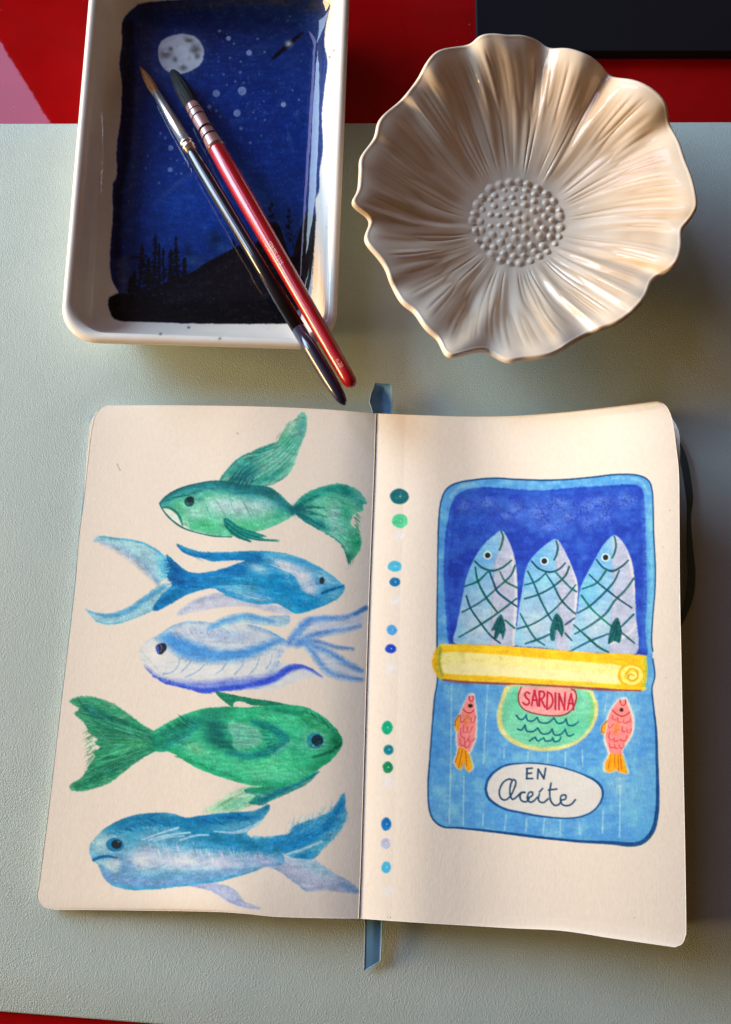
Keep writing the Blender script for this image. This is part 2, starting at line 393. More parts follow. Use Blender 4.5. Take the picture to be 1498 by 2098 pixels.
    c.stroke([(760,180),(860,212),(940,252),(1000,300)], 30, (104, 156, 208), .8, 5)
    c.blob(170, 370, 95, 70, (222, 216, 206), .9); c.blob(560, 450, 280, 45, (216, 214, 210), .9, 2)
    c.stroke([(110,440),(200,515),(330,545),(480,560),(640,545),(780,530),(900,500),(1000,450),(1060,430)], [10,30,46,60,70,70,60,40,20], (96, 116, 206), .85, 6, .1)
    c.stroke([(115,455),(200,525),(330,562),(470,585),(620,570),(780,545),(900,510),(1000,445),(1100,440),(1200,500)], [10,20,26,34,34,28,36,40,26,10], (46, 74, 190), .9, 3, .15)
    c.stroke([(940,340),(930,400),(880,470)], 30, (150, 176, 214), .7, 6)
    c.stroke([(90,345),(150,410),(200,470)], 6, (170, 190, 208), .6, 2)
    for p in ([(410,382),(370,430),(330,470)], [(490,410),(430,465),(355,502)], [(612,410),(580,455),(540,482)], [(722,392),(700,440),(660,482)], [(812,382),(790,440),(750,484)], [(892,362),(880,410),(855,446)], [(290,350),(322,395),(290,460),(222,482)], [(980,330),(960,370),(920,420)]):
        c.stroke(p, [4, 8, 8], (128, 158, 190), .8, 1.2)
    c.hairs((240,215),(640,180),(300,280),(700,250), 26, 8, (150, 176, 206), .45, 14, seed=21)
    c.hairs((230,530),(500,590),(240,560),(520,610), 34, 9, (60, 90, 196), .7, 5, seed=22)
    c.clip = None
    c.brushwork(m, 8, 150, 36, amp=.2, seed=65)
    c.hairs((150,490),(520,595),(165,505),(530,610), 40, 9, (70, 98, 200), .6, 4, seed=23)
    c.fill([(500,205),(560,170),(640,135),(740,110),(840,128),(920,122),(995,126),(1000,165),(960,192),(880,186),(800,180),(720,165),(640,178),(560,200)], (150, 190, 216), .85, 1.4, 1.2, .1)
    c.stroke([(500,202),(600,150),(720,124),(800,135),(900,160)], [20,34,30,26,14], (76, 146, 202), .75, 4)
    c.stroke([(80,345),(112,290),(190,247)], 8, (190, 200, 206), .8, 2)
    c.fill([(178,312),(215,292),(240,300),(243,330),(215,360),(190,356)], (24, 28, 46), .95, .8); c.stroke([(186,318),(192,350)], 14, (60, 92, 190), .9, 1)
    c.stroke([(203,300),(212,318),(205,345)], 5, (120, 150, 190), .6, .8)
    # ---- green fish
    c.frame(120, 1400, 2.497)
    tail = [(55,90),(120,65),(200,75),(290,110),(370,165),(430,210),(490,245),(520,270),(520,330),(470,360),(400,400),(340,450),(260,510),(180,540),(110,552),(60,545),(65,515),(120,480),(150,430),(190,370),(168,352),(215,330),(180,300),(205,290),(160,255),(130,200),(80,155),(105,130)]
    m = c.fill(tail, (40, 140, 100), .95, 1.1, 2.4, .25, 'hatch')
    c.clip = m
    c.stroke([(120,110),(240,180),(380,250),(500,290)], [40,80,70,60], (12, 104, 84), .85, 7, .4, 'hatch')
    c.stroke([(150,130),(280,200),(460,275)], 26, (26, 116, 130), .7, 4, .5)
    c.stroke([(90,535),(200,480),(330,390),(500,310)], [26,60,60,50], (14, 110, 76), .85, 6, .4, 'hatch')
    c.stroke([(240,450),(340,385),(480,315)], 14, (50, 150, 150), .7, 2)
    c.hairs((480,260),(500,340),(70,90),(70,545), 70, 9, (16, 104, 80), .55, 10, seed=31)
    c.hairs((480,270),(500,330),(120,120),(110,500), 34, 7, (84, 176, 130), .5, 10, seed=32)
    c.clip = None
    c.brushwork(m, lambda x, y: 32 if y < 1522 else -32, 170, 46, amp=.34, seed=66)
    c.hairs((190,200),(180,420),(120,230),(130,470), 22, 9, (40, 140, 98), .5, 8, seed=33)
    c.fill([(735,662),(800,612),(880,560),(960,535),(1060,528),(1140,520),(1060,590),(960,640),(860,662)], (158, 204, 168), .75, 2.5, 3, .3, 'hatch')
    c.hairs((780,640),(860,660),(960,540),(1100,560), 24, 9, (120, 190, 150), .5, 8, seed=34)
    c.fill([(955,540),(1060,528),(1150,515),(1240,490),(1330,450),(1270,515),(1180,560),(1090,600),(1040,625),(970,612),(1010,575),(960,560)], (18, 118, 110), .9, 1.2, 1.8, .25, 'hatch')
    c.blob(1020, 540, 70, 14, (20, 140, 80), .8); c.stroke([(1330,452),(1230,510),(1120,560),(1030,605)], [8,14,20,22], (14, 108, 128), .85, 2)
    c.fill([(800,42),(880,55),(980,75),(1080,90),(1180,110),(1245,152),(1150,146),(1080,122),(990,112),(930,92),(898,100),(892,122),(850,95)], (14, 112, 82), .92, .9, 1.4)
    body = [(485,250),(550,205),(640,160),(740,130),(860,120),(960,122),(1060,116),(1160,110),(1260,120),(1340,160),(1410,220),(1452,285),(1445,330),(1400,390),(1330,440),(1280,480),(1200,515),(1120,528),(1000,525),(900,500),(800,470),(700,430),(630,385),(570,352),(510,352),(480,330)]
    m = c.fill(body, (40, 166, 118), .96, 1.0, 1.3, .12)
    c.clip = m
    c.stroke([(480,300),(560,270),(660,210),(760,160),(860,135)], [90,80,60,40,30], (16, 112, 92), .8, 8, .3, 'hatch')
    c.stroke([(540,330),(640,270),(720,200)], 30, (22, 126, 130), .55, 5)
    c.stroke([(570,340),(700,410),(860,470),(1010,505),(1150,510)], [26,30,30,26,20], (24, 138, 100), .6, 6)
    c.blob(700, 330, 90, 34, (122, 192, 150), .85, 25); c.blob(900, 430, 200, 55, (78, 188, 142), .75, 10); c.blob(1120, 400, 110, 60, (72, 196, 140), .85)
    c.blob(1170, 200, 120, 60, (66, 190, 140), .75); c.blob(1010, 150, 140, 24, (48, 170, 120), .7); c.blob(1180, 470, 100, 26, (96, 196, 150), .6, -12)
    c.blob(1330, 200, 110, 30, (80, 184, 140), .6, 32); c.blob(1420, 290, 50, 60, (14, 104, 66), .9, 20); c.blob(1340, 410, 90, 24, (24, 130, 90), .7, -35)
    c.stroke([(1070,130),(1160,145),(1240,155)], 22, (18, 112, 90), .7, 3, .3)
    c.blob(800, 220, 75, 60, (14, 98, 92), .95, 20); c.blob(800, 280, 70, 50, (12, 98, 92), .9, 30); c.blob(880, 320, 60, 34, (16, 108, 96), .9, 10)
    c.stroke([(990,195),(1080,225),(1160,288),(1100,340),(980,370),(860,352)], [20,40,50,44,34,20], (16, 116, 118), .9, 4, .2)
    c.fill([(865,205),(960,210),(1030,245),(1045,295),(985,330),(900,332),(890,270)], (128, 192, 166), .9, 3, 2, .2, 'hatch')
    c.hairs((740,190),(800,330),(870,210),(900,330), 22, 8, (10, 88, 86), .55, 8, seed=35)
    c.hairs((870,220),(890,320),(1040,240),(1060,310), 22, 6, (90, 172, 150), .6, 8, seed=36)
    c.hairs((1000,200),(1060,350),(1110,240),(1150,320), 14, 8, (14, 104, 100), .5, 8, seed=37)
    c.stroke([(1080,400),(1120,350),(1190,300)], 14, (130, 206, 170), .7, 3)
    c.hairs((560,240),(600,340),(720,170),(720,300), 24, 7, (20, 120, 104), .5, 10, seed=38)
    c.hairs((900,440),(980,500),(1240,350),(1280,460), 30, 8, (100, 204, 150), .4, 16, seed=39)
    c.hairs((1200,150),(1260,200),(1380,240),(1440,300), 20, 8, (40, 150, 100), .5, 12, seed=40)
    c.stroke([(1303,376),(1390,348),(1446,306)], [10,18,18], (8, 90, 58), .9, 2)
    c.blob(1312, 290, 66, 56, (142, 204, 178), .8); c.blob(1312, 292, 44, 40, (36, 126, 144), .9, hard=2); c.blob(1322, 291, 30, 29, (16, 34, 52), .97, hard=2)
    c.blob(1240, 330, 40, 24, (90, 190, 160), .5)
    c.clip = None
    c.brushwork(m, lambda x, y: -12 if x < 420 else 14, 300, 40, amp=.28, seed=67)
    c.blob(1302, 318, 5, 5, (210, 230, 220), .7)
    # ---- blue and lilac fish
    c.frame(160, 1600, 2.497)
    m = c.fill([(880,290),(960,285),(1080,268),(1100,232),(1160,210),(1260,170),(1315,130),(1345,72),(1366,62),(1368,130),(1378,180),(1330,270),(1250,350),(1200,402),(1130,402),(1050,372)], (52, 148, 188), .92, 1.6, 2.6, .25, 'hatch')
    c.clip = m
    c.stroke([(940,330),(1060,330),(1180,290),(1280,220),(1350,110)], [60,60,56,46,30], (10, 112, 168), .85, 6, .2)
    c.blob(1150, 385, 90, 26, (20, 118, 168), .8, -10); c.blob(1240, 330, 60, 30, (90, 168, 184), .7, -40)
    c.hairs((960,310),(1050,370),(1340,80),(1330,250), 34, 8, (30, 130, 180), .5, 12, seed=41)
    c.clip = None
    c.brushwork(m, -32, 120, 44, amp=.3, seed=68)
    c.hairs((1060,270),(1300,150),(1080,200),(1320,100), 28, 11, (150, 194, 206), .35, 8, seed=42)
    c.hairs((1250,340),(1370,200),(1280,340),(1385,180), 16, 8, (150, 190, 206), .4, 8, seed=43)
    m = c.fill([(940,380),(1060,390),(1150,400),(1220,408),(1310,470),(1400,520),(1442,572),(1380,576),(1280,560),(1170,566),(1110,522),(1030,462),(960,436)], (168, 176, 202), .92, 1.4, 2.0, .15)
    c.clip = m
    c.blob(1210, 440, 130, 36, (150, 190, 204), .8, 22); c.blob(1390, 545, 70, 22, (110, 146, 176), .85, 20)
    c.stroke([(1000,440),(1080,500),(1170,560)], 14, (120, 160, 190), .6, 3); c.clip = None
    m = c.fill([(550,530),(650,513),(740,530),(800,558),(850,618),(935,645),(920,657),(830,642),(760,612),(680,562)], (164, 172, 204), .9, 1.4, 1.8, .15)
    c.clip = m; c.stroke([(560,530),(680,560),(760,608),(850,645)], 16, (136, 154, 194), .7, 3); c.clip = None
    c.stroke([(740,528),(805,562),(850,622)], 5, (110, 176, 200), .6, 1.4)
    body = [(58,345),(80,300),(130,250),(200,205),(290,175),(400,163),(480,166),(550,188),(620,178),(720,165),(820,158),(900,152),(972,122),(977,150),(925,220),(865,262),(900,296),(980,310),(1040,360),(1055,420),(1000,436),(960,440),(880,470),(780,500),(700,518),(590,532),(470,546),(350,557),(250,556),(170,532),(130,490),(108,435),(72,402)]
    m = c.fill(body, (66, 144, 178), .95, 1.0, 1.6, .12)
    c.clip = m
    c.stroke([(140,260),(260,200),(400,190),(520,210),(640,210),(780,190),(900,180),(970,130)], [40,66,70,60,60,56,40,20], (18, 112, 154), .85, 5, .15)
    c.stroke([(560,250),(700,290),(860,320),(1000,350)], [60,80,70,50], (16, 112, 152), .8, 8, .1)
    c.stroke([(540,195),(700,180),(860,175)], 26, (4, 106, 164), .6, 5)
    c.blob(130, 320, 100, 75, (168, 200, 206), .95, -10); c.blob(270, 300, 40, 60, (60, 150, 180), .7)
    c.blob(330, 400, 110, 80, (204, 206, 218), .95, -5); c.blob(520, 410, 200, 62, (206, 206, 220), .97, 3); c.blob(740, 420, 190, 52, (192, 194, 214), .95, 2); c.blob(950, 410, 100, 36, (176, 180, 208), .95)
    c.stroke([(200,400),(250,440),(240,500)], 60, (110, 150, 190), .75, 9)
    c.stroke([(130,470),(230,510),(400,520),(560,505),(700,480),(860,460)], [40,56,56,44,26,14], (118, 152, 194), .8, 7)
    c.stroke([(180,530),(300,550),(460,542),(600,526),(740,505),(880,468),(980,440)], [14,18,14,12,10,10,8], (66, 154, 192), .8, 3)
    c.hairs((330,320),(960,370),(350,400),(960,420), 60, 9, (200, 204, 222), .45, 14, seed=44)
    c.hairs((560,300),(980,340),(560,350),(980,380), 40, 8, (40, 140, 184), .5, 10, seed=45)
    c.hairs((170,250),(540,190),(200,290),(560,250), 26, 8, (20, 126, 178), .4, 10, seed=46)
    c.clip = None
    c.brushwork(m, -4, 260, 42, amp=.26, seed=69)
    for p, w in (([(330,298),(420,266),(512,238)], 10), ([(360,302),(450,278),(572,262)], 9), ([(385,305),(470,285),(540,280)], 7), ([(520,302),(600,278),(665,275)], 9), ([(695,257),(800,262),(880,240),(945,198)], [6,12,22,10])):
        c.stroke(p, w, (186, 210, 228), .8, 1.2, .2)
    c.stroke([(1068,372),(1150,348),(1245,308)], [8,14,8], (190, 212, 224), .8, 1.4)
    c.fill([(72,404),(120,410),(205,398),(215,440),(190,470),(120,430)], (206, 210, 210), .7, 3)
    c.stroke([(108,435),(135,492),(175,530)], 10, (120, 150, 190), .7, 2)
    c.blob(188, 325, 46, 36, (30, 118, 164), .92, 5, hard=2); c.blob(196, 323, 27, 24, (24, 40, 50), .97, hard=2); c.blob(206, 310, 6, 5, (120, 160, 180), .7)
    c.stroke([(78,402),(110,390),(150,384),(196,392)], [16,16,14,6], (12, 86, 138), .92, 1.2)
    c.frame(160, 1070, 2.497)
    c.hairs((560,150),(760,170),(620,190),(820,200), 16, 8, (20, 110, 166), .6, 6, seed=91)
    c.hairs((470,200),(520,300),(430,190),(440,320), 16, 9, (6, 96, 154), .65, 6, seed=92)
    c.hairs((400,440),(520,390),(380,420),(470,350), 12, 9, (10, 100, 156), .6, 6, seed=93)
    c.hairs((1100,170),(1300,270),(1120,185),(1290,280), 12, 6, (80, 160, 194), .5, 4, seed=94)
    c.frame(300, 820, 2.996)
    c.hairs((560,370),(700,300),(700,360),(860,240), 18, 8, (24, 124, 116), .55, 8, seed=95)
    c.hairs((480,520),(640,540),(560,420),(690,440), 20, 8, (10, 84, 92), .7, 8, seed=96)
    c.hairs((620,520),(740,520),(860,420),(930,330), 14, 7, (30, 140, 122), .5, 8, seed=97)
    c.hairs((100,620),(420,510),(180,590),(460,540), 16, 9, (12, 86, 96), .5, 8, seed=98)
    c.frame(120, 1400, 2.497)
    c.hairs((490,250),(640,165),(560,290),(720,220), 18, 9, (8, 92, 80), .55, 8, seed=99)
    c.hairs((580,360),(900,490),(640,380),(960,500), 18, 8, (20, 128, 88), .5, 8, seed=100)
    c.hairs((1250,130),(1400,220),(1290,160),(1430,260), 14, 9, (16, 116, 76), .5, 8, seed=101)
    c.hairs((1000,150),(1200,170),(1060,190),(1260,230), 14, 9, (96, 206, 156), .5, 10, seed=102)
    c.frame(160, 1600, 2.497)
    c.hairs((150,260),(420,175),(220,270),(500,220), 20, 9, (10, 104, 150), .5, 8, seed=103)
    c.hairs((560,200),(800,170),(640,240),(900,200), 20, 9, (6, 96, 148), .55, 8, seed=104)
    c.hairs((130,480),(420,550),(180,470),(480,510), 18, 9, (110, 146, 186), .5, 8, seed=105)
    # stray marks of the pencil
    c.frame(0, 0, 1); c.stroke([(240,950),(243,958),(246,963)], 1.6, (120, 110, 110), .8, .7)
    c.stroke([(486,887),(487,888)], 2.0, (130, 130, 120), .7, .7)
    return c

def paint_right_page():
    c = Canvas(725, 800, 1430, 1960, PAPER_SEEN)
    faint = (218, 214, 220)
    def dot(x, y, rx, ry, col, seed):
        r = np.random.default_rng(seed); n = 9
        pts = [(x+rx*math.cos(t)*r.uniform(.93, 1.06), y+ry*math.sin(t)*r.uniform(.93, 1.06)) for t in np.linspace(0, 2*math.pi, n, endpoint=False)]
        c.fill(pts, col, .96, .9, .0, .10); c.blob(x+4, y-4, 7, 7, (235, 240, 240), .8)
    c.frame(740, 970, 4.6625)
    dot(367,220,90,75,(4,84,92),1); dot(370,455,78,68,(70,184,132),2); dot(322,888,68,52,(60,164,200),3); dot(322,1038,50,44,(0,94,150),4)
    dot(293,1498,50,50,(66,146,214),5); dot(283,1675,55,43,(12,56,178),6)
    for x, y, r in ((365,600,42), (335,1215,44), (275,1860,56)): c.blob(x, y, r*1.2, r*1.2, faint, .8, hard=1.2)
    c.frame(720, 1420, 4.6625)
    dot(342,330,52,65,(2,156,112),7); dot(355,542,50,50,(0,108,124),8); dot(347,710,50,54,(0,114,70),9); dot(333,1253,48,62,(0,98,166),10); dot(330,1437,47,52,(168,172,196),11); dot(333,1665,46,60,(56,162,206),12)
    for x, y, r in ((355,850,54), (350,1885,46)): c.blob(x, y, r*1.2, r*1.2, faint, .8, hard=1.2)
    # ---- the tin
    c.frame(870, 960, 2.996)
    up = 330*2.996
    B = lambda l: [(x, y+up) for x, y in l]
    outline = [(82,400),(88,290),(100,200),(130,130),(190,90),(300,68),(430,58),(560,65),(720,70),(880,65),(1040,50),(1170,35),(1300,38),(1370,70),(1395,130),(1402,240),(1405,400),(1415,600),(1412,760),(1400,900),(1392,1050),(1400,1120)] + B([(1400,180),(1412,280),(1395,360),(1405,480),(1420,620),(1425,800),(1430,1000),(1425,1120),(1400,1230),(1340,1300),(1260,1318),(1150,1308),(950,1298),(750,1278),(550,1253),(350,1230),(200,1215),(110,1208),(50,1160),(25,1080),(20,950),(30,800),(45,600),(60,420),(78,300)]) + [(75,1080),(75,900),(78,700),(80,520)]
    m = c.fill(outline, (86, 160, 212), .97, .9, 0, .12)
    c.clip = m
    c.put(np.ones((c.h, c.w)), (126, 174, 212), .5, .9, 'vhatch'); c.put(np.ones((c.h, c.w)), (66, 132, 196), .55, .9, 'cloud')
    c.frame(870, 1290, 2.996)
    for x, y, rx, ry, col, a in ((1250,520,90,180,(150,196,214),.7), (1300,1000,120,160,(126,186,214),.6), (700,780,300,40,(120,180,214),.5), (120,1080,90,120,(130,186,214),.5), (250,700,150,250,(96,164,214),.5),
                                 (1180,950,80,100,(160,198,210),.6), (1340,1150,80,100,(104,178,216),.6), (500,420,160,60,(120,178,206),.5), (450,1150,240,60,(90,160,216),.5), (70,620,40,260,(66,140,206),.6)):
        c.blob(x, y, rx, ry, col, a, tex=.4, kind='vhatch')
    for p in ([(165,340),(160,800),(150,1190)], [(240,900),(235,1200)], [(388,335),(372,600),(360,820)], [(360,1120),(355,1200)], [(487,730),(485,790)], [(500,1140),(490,1230)], [(635,750),(632,800)], [(625,1160),(620,1240)], [(755,755),(752,810)], [(735,1160),(725,1250)], [(865,750),(862,830)], [(832,1170),(830,1260)], [(965,740),(970,840)], [(950,1180),(950,1250)], [(1095,1110),(1090,1250)], [(1200,910),(1195,1270)], [(1122,395),(1100,520)]):
        c.stroke(p, 8, (176, 208, 228), .75, 1.2, .3, 'vhatch')
    # inside of the tin
    c.frame(870, 960, 2.996)
    inner = [(122,560),(130,400),(150,290),(168,215),(205,160),(275,125),(400,115),(600,130),(750,132),(900,120),(1100,106),(1280,100),(1335,128),(1350,220),(1355,400),(1360,600),(1362,800),(1352,1000),(1345,1160),(1000,1170),(600,1120),(190,1085),(150,1075),(133,900),(122,720)]
    mi = c.fill(inner, (46, 82, 176), .96, 2.2, 1.6, .06)
    c.clip = m*mi
    c.put(np.ones((c.h, c.w)), (32, 54, 156), .7, .9, 'cloud')
    for x, y, rx, ry in ((500,290,40,26), (820,210,70,50), (1000,340,40,50), (1080,200,80,40), (700,270,60,60), (380,210,70,40), (880,290,60,40), (1230,190,70,50), (560,240,50,40), (780,350,90,40), (1100,290,60,50), (240,230,50,60), (1000,230,60,40)):
        c.blob(x, y, rx, ry, (112, 140, 204), .62, tex=.9)
    c.blob(700, 280, 480, 90, (96, 124, 200), .35, tex=.9); c.blob(300, 330, 130, 90, (50, 110, 196), .5, tex=.7)
    c.stroke([(135,1060),(130,800),(132,560),(165,260)], 26, (70, 130, 206), .5, 4, .6)
    c.stroke([(180,180),(280,130),(600,150),(900,140),(1300,118)], 18, (40, 96, 186), .6, 3, .5)
    c.stroke([(1345,200),(1352,600),(1345,1100)], 26, (90, 140, 208), .5, 4, .8)
    c.clip = m
    c.stroke([(1385,300),(1392,700),(1378,1100)], 26, (120, 190, 216), .7, 4, .4, 'vhatch')
    c.stroke([(160,170),(220,110),(300,92)], 20, (150, 190, 214), .7, 3); c.stroke([(1150,58),(1250,55),(1330,80),(1370,150)], 14, (140, 190, 216), .6, 3)
    c.clip = None
    n = len(outline)
    c.stroke(outline[:22], [10,11,11,10,9,9], (22, 66, 108), .95, .7, .1)
    c.stroke(outline[22:39], [10,10,12,17,20,24,28,28,20,17,15,15,15,13], (12, 66, 116), .95, .8, .1)
    c.stroke(outline[38:]+outline[:1], [13,11,10,10,10,9,9], (20, 68, 108), .93, .7, .1)
    c.stroke(B([(400,1238),(700,1275),(950,1298)]), [8,14,8], (14, 72, 124), .85, .8)
    # sardines
    c.frame(920, 1070, 3.745)
    S = [[(400,65),(440,110),(480,200),(510,310),(522,450),(525,640),(512,800),(507,945),(280,940),(45,930),(60,800),(90,650),(130,450),(190,290),(270,170),(340,105)],
         [(820,130),(870,190),(920,290),(960,390),(985,470),(985,600),(965,750),(942,880),(938,985),(700,960),(513,940),(520,820),(540,650),(570,480),(595,350),(650,260),(740,175)],
         [(1265,100),(1330,150),(1380,240),(1410,340),(1425,500),(1430,700),(1435,1010),(1150,1000),(930,985),(955,780),(985,680),(1010,510),(1070,380),(1130,270),(1190,170)]]
    D = [[(400,65),(385,210),(350,320),(330,600),(318,945)], [(820,140),(808,270),(838,400),(840,700),(818,975)], [(1265,100),(1250,270),(1262,400),(1250,650),(1228,1005)]]
    for i in range(3):
        ms = c.fill(S[i], (138, 178, 206), .97, .9)
        c.clip = ms
        ox = (0, 440, 890)[i]
        c.blob(240+ox, 250+15*i, 170, 170, (92, 158, 210), .97); c.blob(150+ox, 430, 90, 120, (104, 168, 214), .92)
        if i == 2: c.blob(1060, 560, 120, 170, (100, 174, 224), .9); c.blob(1030, 700, 70, 60, (150, 196, 222), .8)
        if i == 1: c.blob(740, 460, 110, 60, (126, 186, 222), .85); c.blob(570, 850, 60, 120, (130, 186, 218), .8)
        c.blob(230+ox, 800, 170, 160, (176, 192, 200), .8); c.blob(70+ox+(20, 20, 60)[i], 850, 40, 120, (120, 180, 216), .7)
        right = D[i]+[(D[i][-1][0]+330, 1010), (D[i][0][0]+300, 60)]
        mr = c.mask(right, 1.0, 0, False)
        c.clip = ms*mr
        c.put(np.ones((c.h, c.w)), (174, 172, 190), .97, .15, 'vhatch')
        c.stroke([(S[i][2][0], 260), (S[i][4][0]-8, 480), (S[i][6][0]-12, 800), (S[i][7][0]-14, 980)], 22, (216, 208, 204), .8, 2)
        c.clip = ms
        c.stroke(D[i][1:], 4, (166, 110, 120), .55 if i else .7, .7)
        c.put(np.ones((c.h, c.w)), (214, 220, 222), .12, .9, 'grain')
        c.clip = None
    G = (16, 68, 70)
    for (x, y) in ((295,252), (730,296), (1200,268)):
        c.blob(x, y, 34, 32, (206, 220, 226), .9, hard=2); c.blob(x, y, 22, 22, (34, 36, 40), .97, hard=2)
    lines = """400,70 413,110 402,170 386,212|820,140 833,190 822,250 805,286|1268,108 1280,170 1270,230 1250,270|197,297 250,345 330,370 410,345 478,290|632,297 690,355 770,380 840,360 890,312|1130,285 1180,345 1250,372 1320,340 1375,290
120,490 220,450 300,375|100,688 240,610 360,510 470,410 505,330|75,880 230,790 380,690 515,585|200,345 220,450 280,570 370,690|310,380 340,460 370,530 440,590 520,645|390,380 430,450 520,500|132,565 165,660 240,770 320,870 390,925|430,750 500,810
580,480 670,450 740,390|580,585 690,550 800,490 890,410 920,340|525,815 650,775 780,690 880,590 970,480|585,930 700,890 775,855|890,785 960,735|603,375 650,470 700,590 745,680 785,750|740,390 800,480 850,580 910,650 965,698|820,385 880,450 930,500 975,530|545,700 600,800 660,890 730,940|890,850 940,905
1020,510 1130,465 1200,375|985,695 1080,640 1180,550 1260,460 1305,370|965,855 1080,790 1200,700 1270,600 1350,520 1415,430|935,985 1080,910 1220,855|1320,800 1415,705|1075,400 1150,470 1220,525 1290,580 1400,655|1015,560 1100,670 1200,760 1250,800|955,785 1050,870 1140,950 1220,995|1330,850 1420,925"""
    r = np.random.default_rng(5)
    for ln in lines.replace('\n', '|').split('|'):
        p = [tuple(map(float, q.split(','))) for q in ln.split()]
        c.stroke(p, [r.uniform(12, 16), r.uniform(14, 20), r.uniform(12, 18)], np.array(G)+r.normal(0, 10, 3)+(0, r.uniform(0, 26), r.uniform(0, 16)), .93, .75, .15)
    for f in ([(395,705),(425,760),(432,830),(412,902),(395,850),(365,895),(345,890),(350,830),(325,835),(345,780)], [(825,700),(870,750),(880,830),(865,880),(840,835),(815,830),(805,905),(780,900),(775,830),(795,750)], [(1290,730),(1315,780),(1325,850),(1310,925),(1270,910),(1245,925),(1220,930),(1230,850),(1250,780)]):
        c.fill(f, (8, 78, 78), .95, .8, 0, .15)
        p = np.array(f, float); top = p[0]
        for q in p[2:8:2]: c.stroke([top+(0, 30), (top+q)/2+(5, 10), q], 7, (4, 50, 56), .7, .8)
    # the rolled lid
    c.frame(870, 1290, 2.996)
    roll = [(120,90),(400,95),(700,115),(1000,140),(1330,155),(1360,180),(1366,260),(1355,335),(1325,372),(1000,350),(700,335),(400,322),(120,308),(72,270),(46,210),(60,140),(92,98)]
    m = c.fill(roll, (238, 180, 26), .97, 1.0, 0, .08)
    c.clip = m
    c.put(np.ones((c.h, c.w)), (246, 196, 40), .6, .8, 'hatch')
    c.fill([(112,140),(400,150),(700,175),(1000,200),(1205,222),(1190,270),(1200,332),(1000,322),(700,302),(400,282),(120,265),(98,200)], (238, 224, 144), .97, 1.4, 1.0, .06)
    c.fill([(115,215),(400,215),(700,235),(1000,262),(1190,280),(1195,325),(1000,320),(700,300),(400,280),(120,262)], (242, 224, 170), .6, 3)
    c.stroke([(80,110),(75,200),(95,290)], 46, (196, 160, 30), .7, 4); c.stroke([(98,110),(88,200),(108,280)], 14, (120, 150, 70), .7, 2); c.stroke([(58,150),(50,210),(70,268)], 14, (222, 170, 40), .9, 2)
    c.stroke([(1350,180),(1360,260),(1345,340)], 26, (170, 190, 60), .8, 3)
    c.blob(1268, 278, 84, 76, (226, 176, 36), .95, hard=2); c.blob(1270, 278, 68, 60, (246, 224, 120), .9, hard=2); c.blob(1270, 280, 46, 42, (238, 202, 60), .9, hard=2); c.blob(1274, 284, 30, 26, (246, 226, 130), .9, hard=2)
    c.stroke([(1238,270),(1262,240),(1300,250),(1306,290),(1276,312),(1246,296),(1262,272),(1282,280)], 10, (206, 148, 28), .92, 1)
    c.clip = None
    c.stroke([(115,308),(300,323),(600,336),(900,354),(1180,370),(1325,373)], [12,14,14,18,16,10], (158, 52, 32), .9, 1.2, .2)
    c.stroke([(110,306),(200,322),(300,330)], [8,20,8], (112, 96, 122), .75, 2); c.stroke([(700,338),(950,356)], [4, 10], (180, 60, 70), .8, 1.2)
    # green oval with the name
    c.fill([(512,342),(470,420),(445,510),(452,600),(490,660),(560,710),(660,740),(760,746),(860,730),(950,690),(1020,620),(1060,540),(1066,460),(1040,400),(1022,374),(900,362),(700,350)], (224, 208, 124), .96, 1.2, 0, .15)
    mg = c.fill([(545,350),(492,430),(472,520),(490,610),(540,665),(640,710),(760,722),(870,705),(960,660),(1020,580),(1040,500),(1030,430),(995,376),(900,364),(700,350)], (104, 194, 158), .96, 1.6, 0, .2)
    c.clip = mg
    c.blob(560, 600, 100, 70, (124, 204, 168), .6); c.blob(900, 600, 130, 60, (84, 184, 146), .6); c.stroke([(1015,390),(1040,470),(1020,580)], 30, (120, 190, 100), .8, 3); c.blob(980, 440, 26, 60, (140, 210, 180), .6)
    c.blob(560, 430, 50, 60, (80, 186, 140), .5)
    c.clip = None
    pink = [(592,352),(575,400),(580,450),(612,490),(680,515),(780,528),(860,520),(910,480),(930,420),(922,376),(900,364),(740,354)]
    c.fill(pink, (236, 150, 148), .97, 1.0, 0, .1)
    c.stroke(pink[:11], [8,9,7,8,9,10,9,9], (128, 36, 46), .9, .8)
    c.frame(990, 1380, 4.406)
    RED = (184, 30, 58)
    text = """417,178 392,165 375,185 386,215 410,238 412,266 386,281 358,262|435,286 448,215 462,152|462,152 478,220 490,288|443,238 486,236|506,292 505,160|505,160 540,162 552,190 536,220 508,226|520,226 555,302|580,165 576,240 572,318|580,165 614,190 626,250 606,300 572,320|650,176 650,322|682,322 684,182|684,182 708,250 732,322|732,322 738,170|760,322 775,250 792,182|792,182 806,250 815,326|768,268 810,270"""
    for ln in text.split('|'):
        c.stroke([tuple(map(float, q.split(','))) for q in ln.split()], 17.5, RED, .96, .75)
    waves = """297,375 328,410 362,406 390,370|385,378 400,420 445,425 485,395|485,395 512,438 580,442 636,400|636,400 672,446 720,440 746,408|746,408 764,460 810,466 856,435|310,500 345,506 376,462|376,465 392,516 450,520 490,490|490,490 530,542 590,536 620,500|620,500 642,550 700,546 738,502|738,502 760,556 790,558 816,545|418,605 445,585 470,572|470,575 492,606 540,580|545,580 562,606 608,602 626,580|626,580 642,611 680,606 701,570"""
    for ln in waves.split('|'):
        c.stroke([tuple(map(float, q.split(','))) for q in ln.split()], [17,15,17,13], (20, 92, 110), .96, .7)
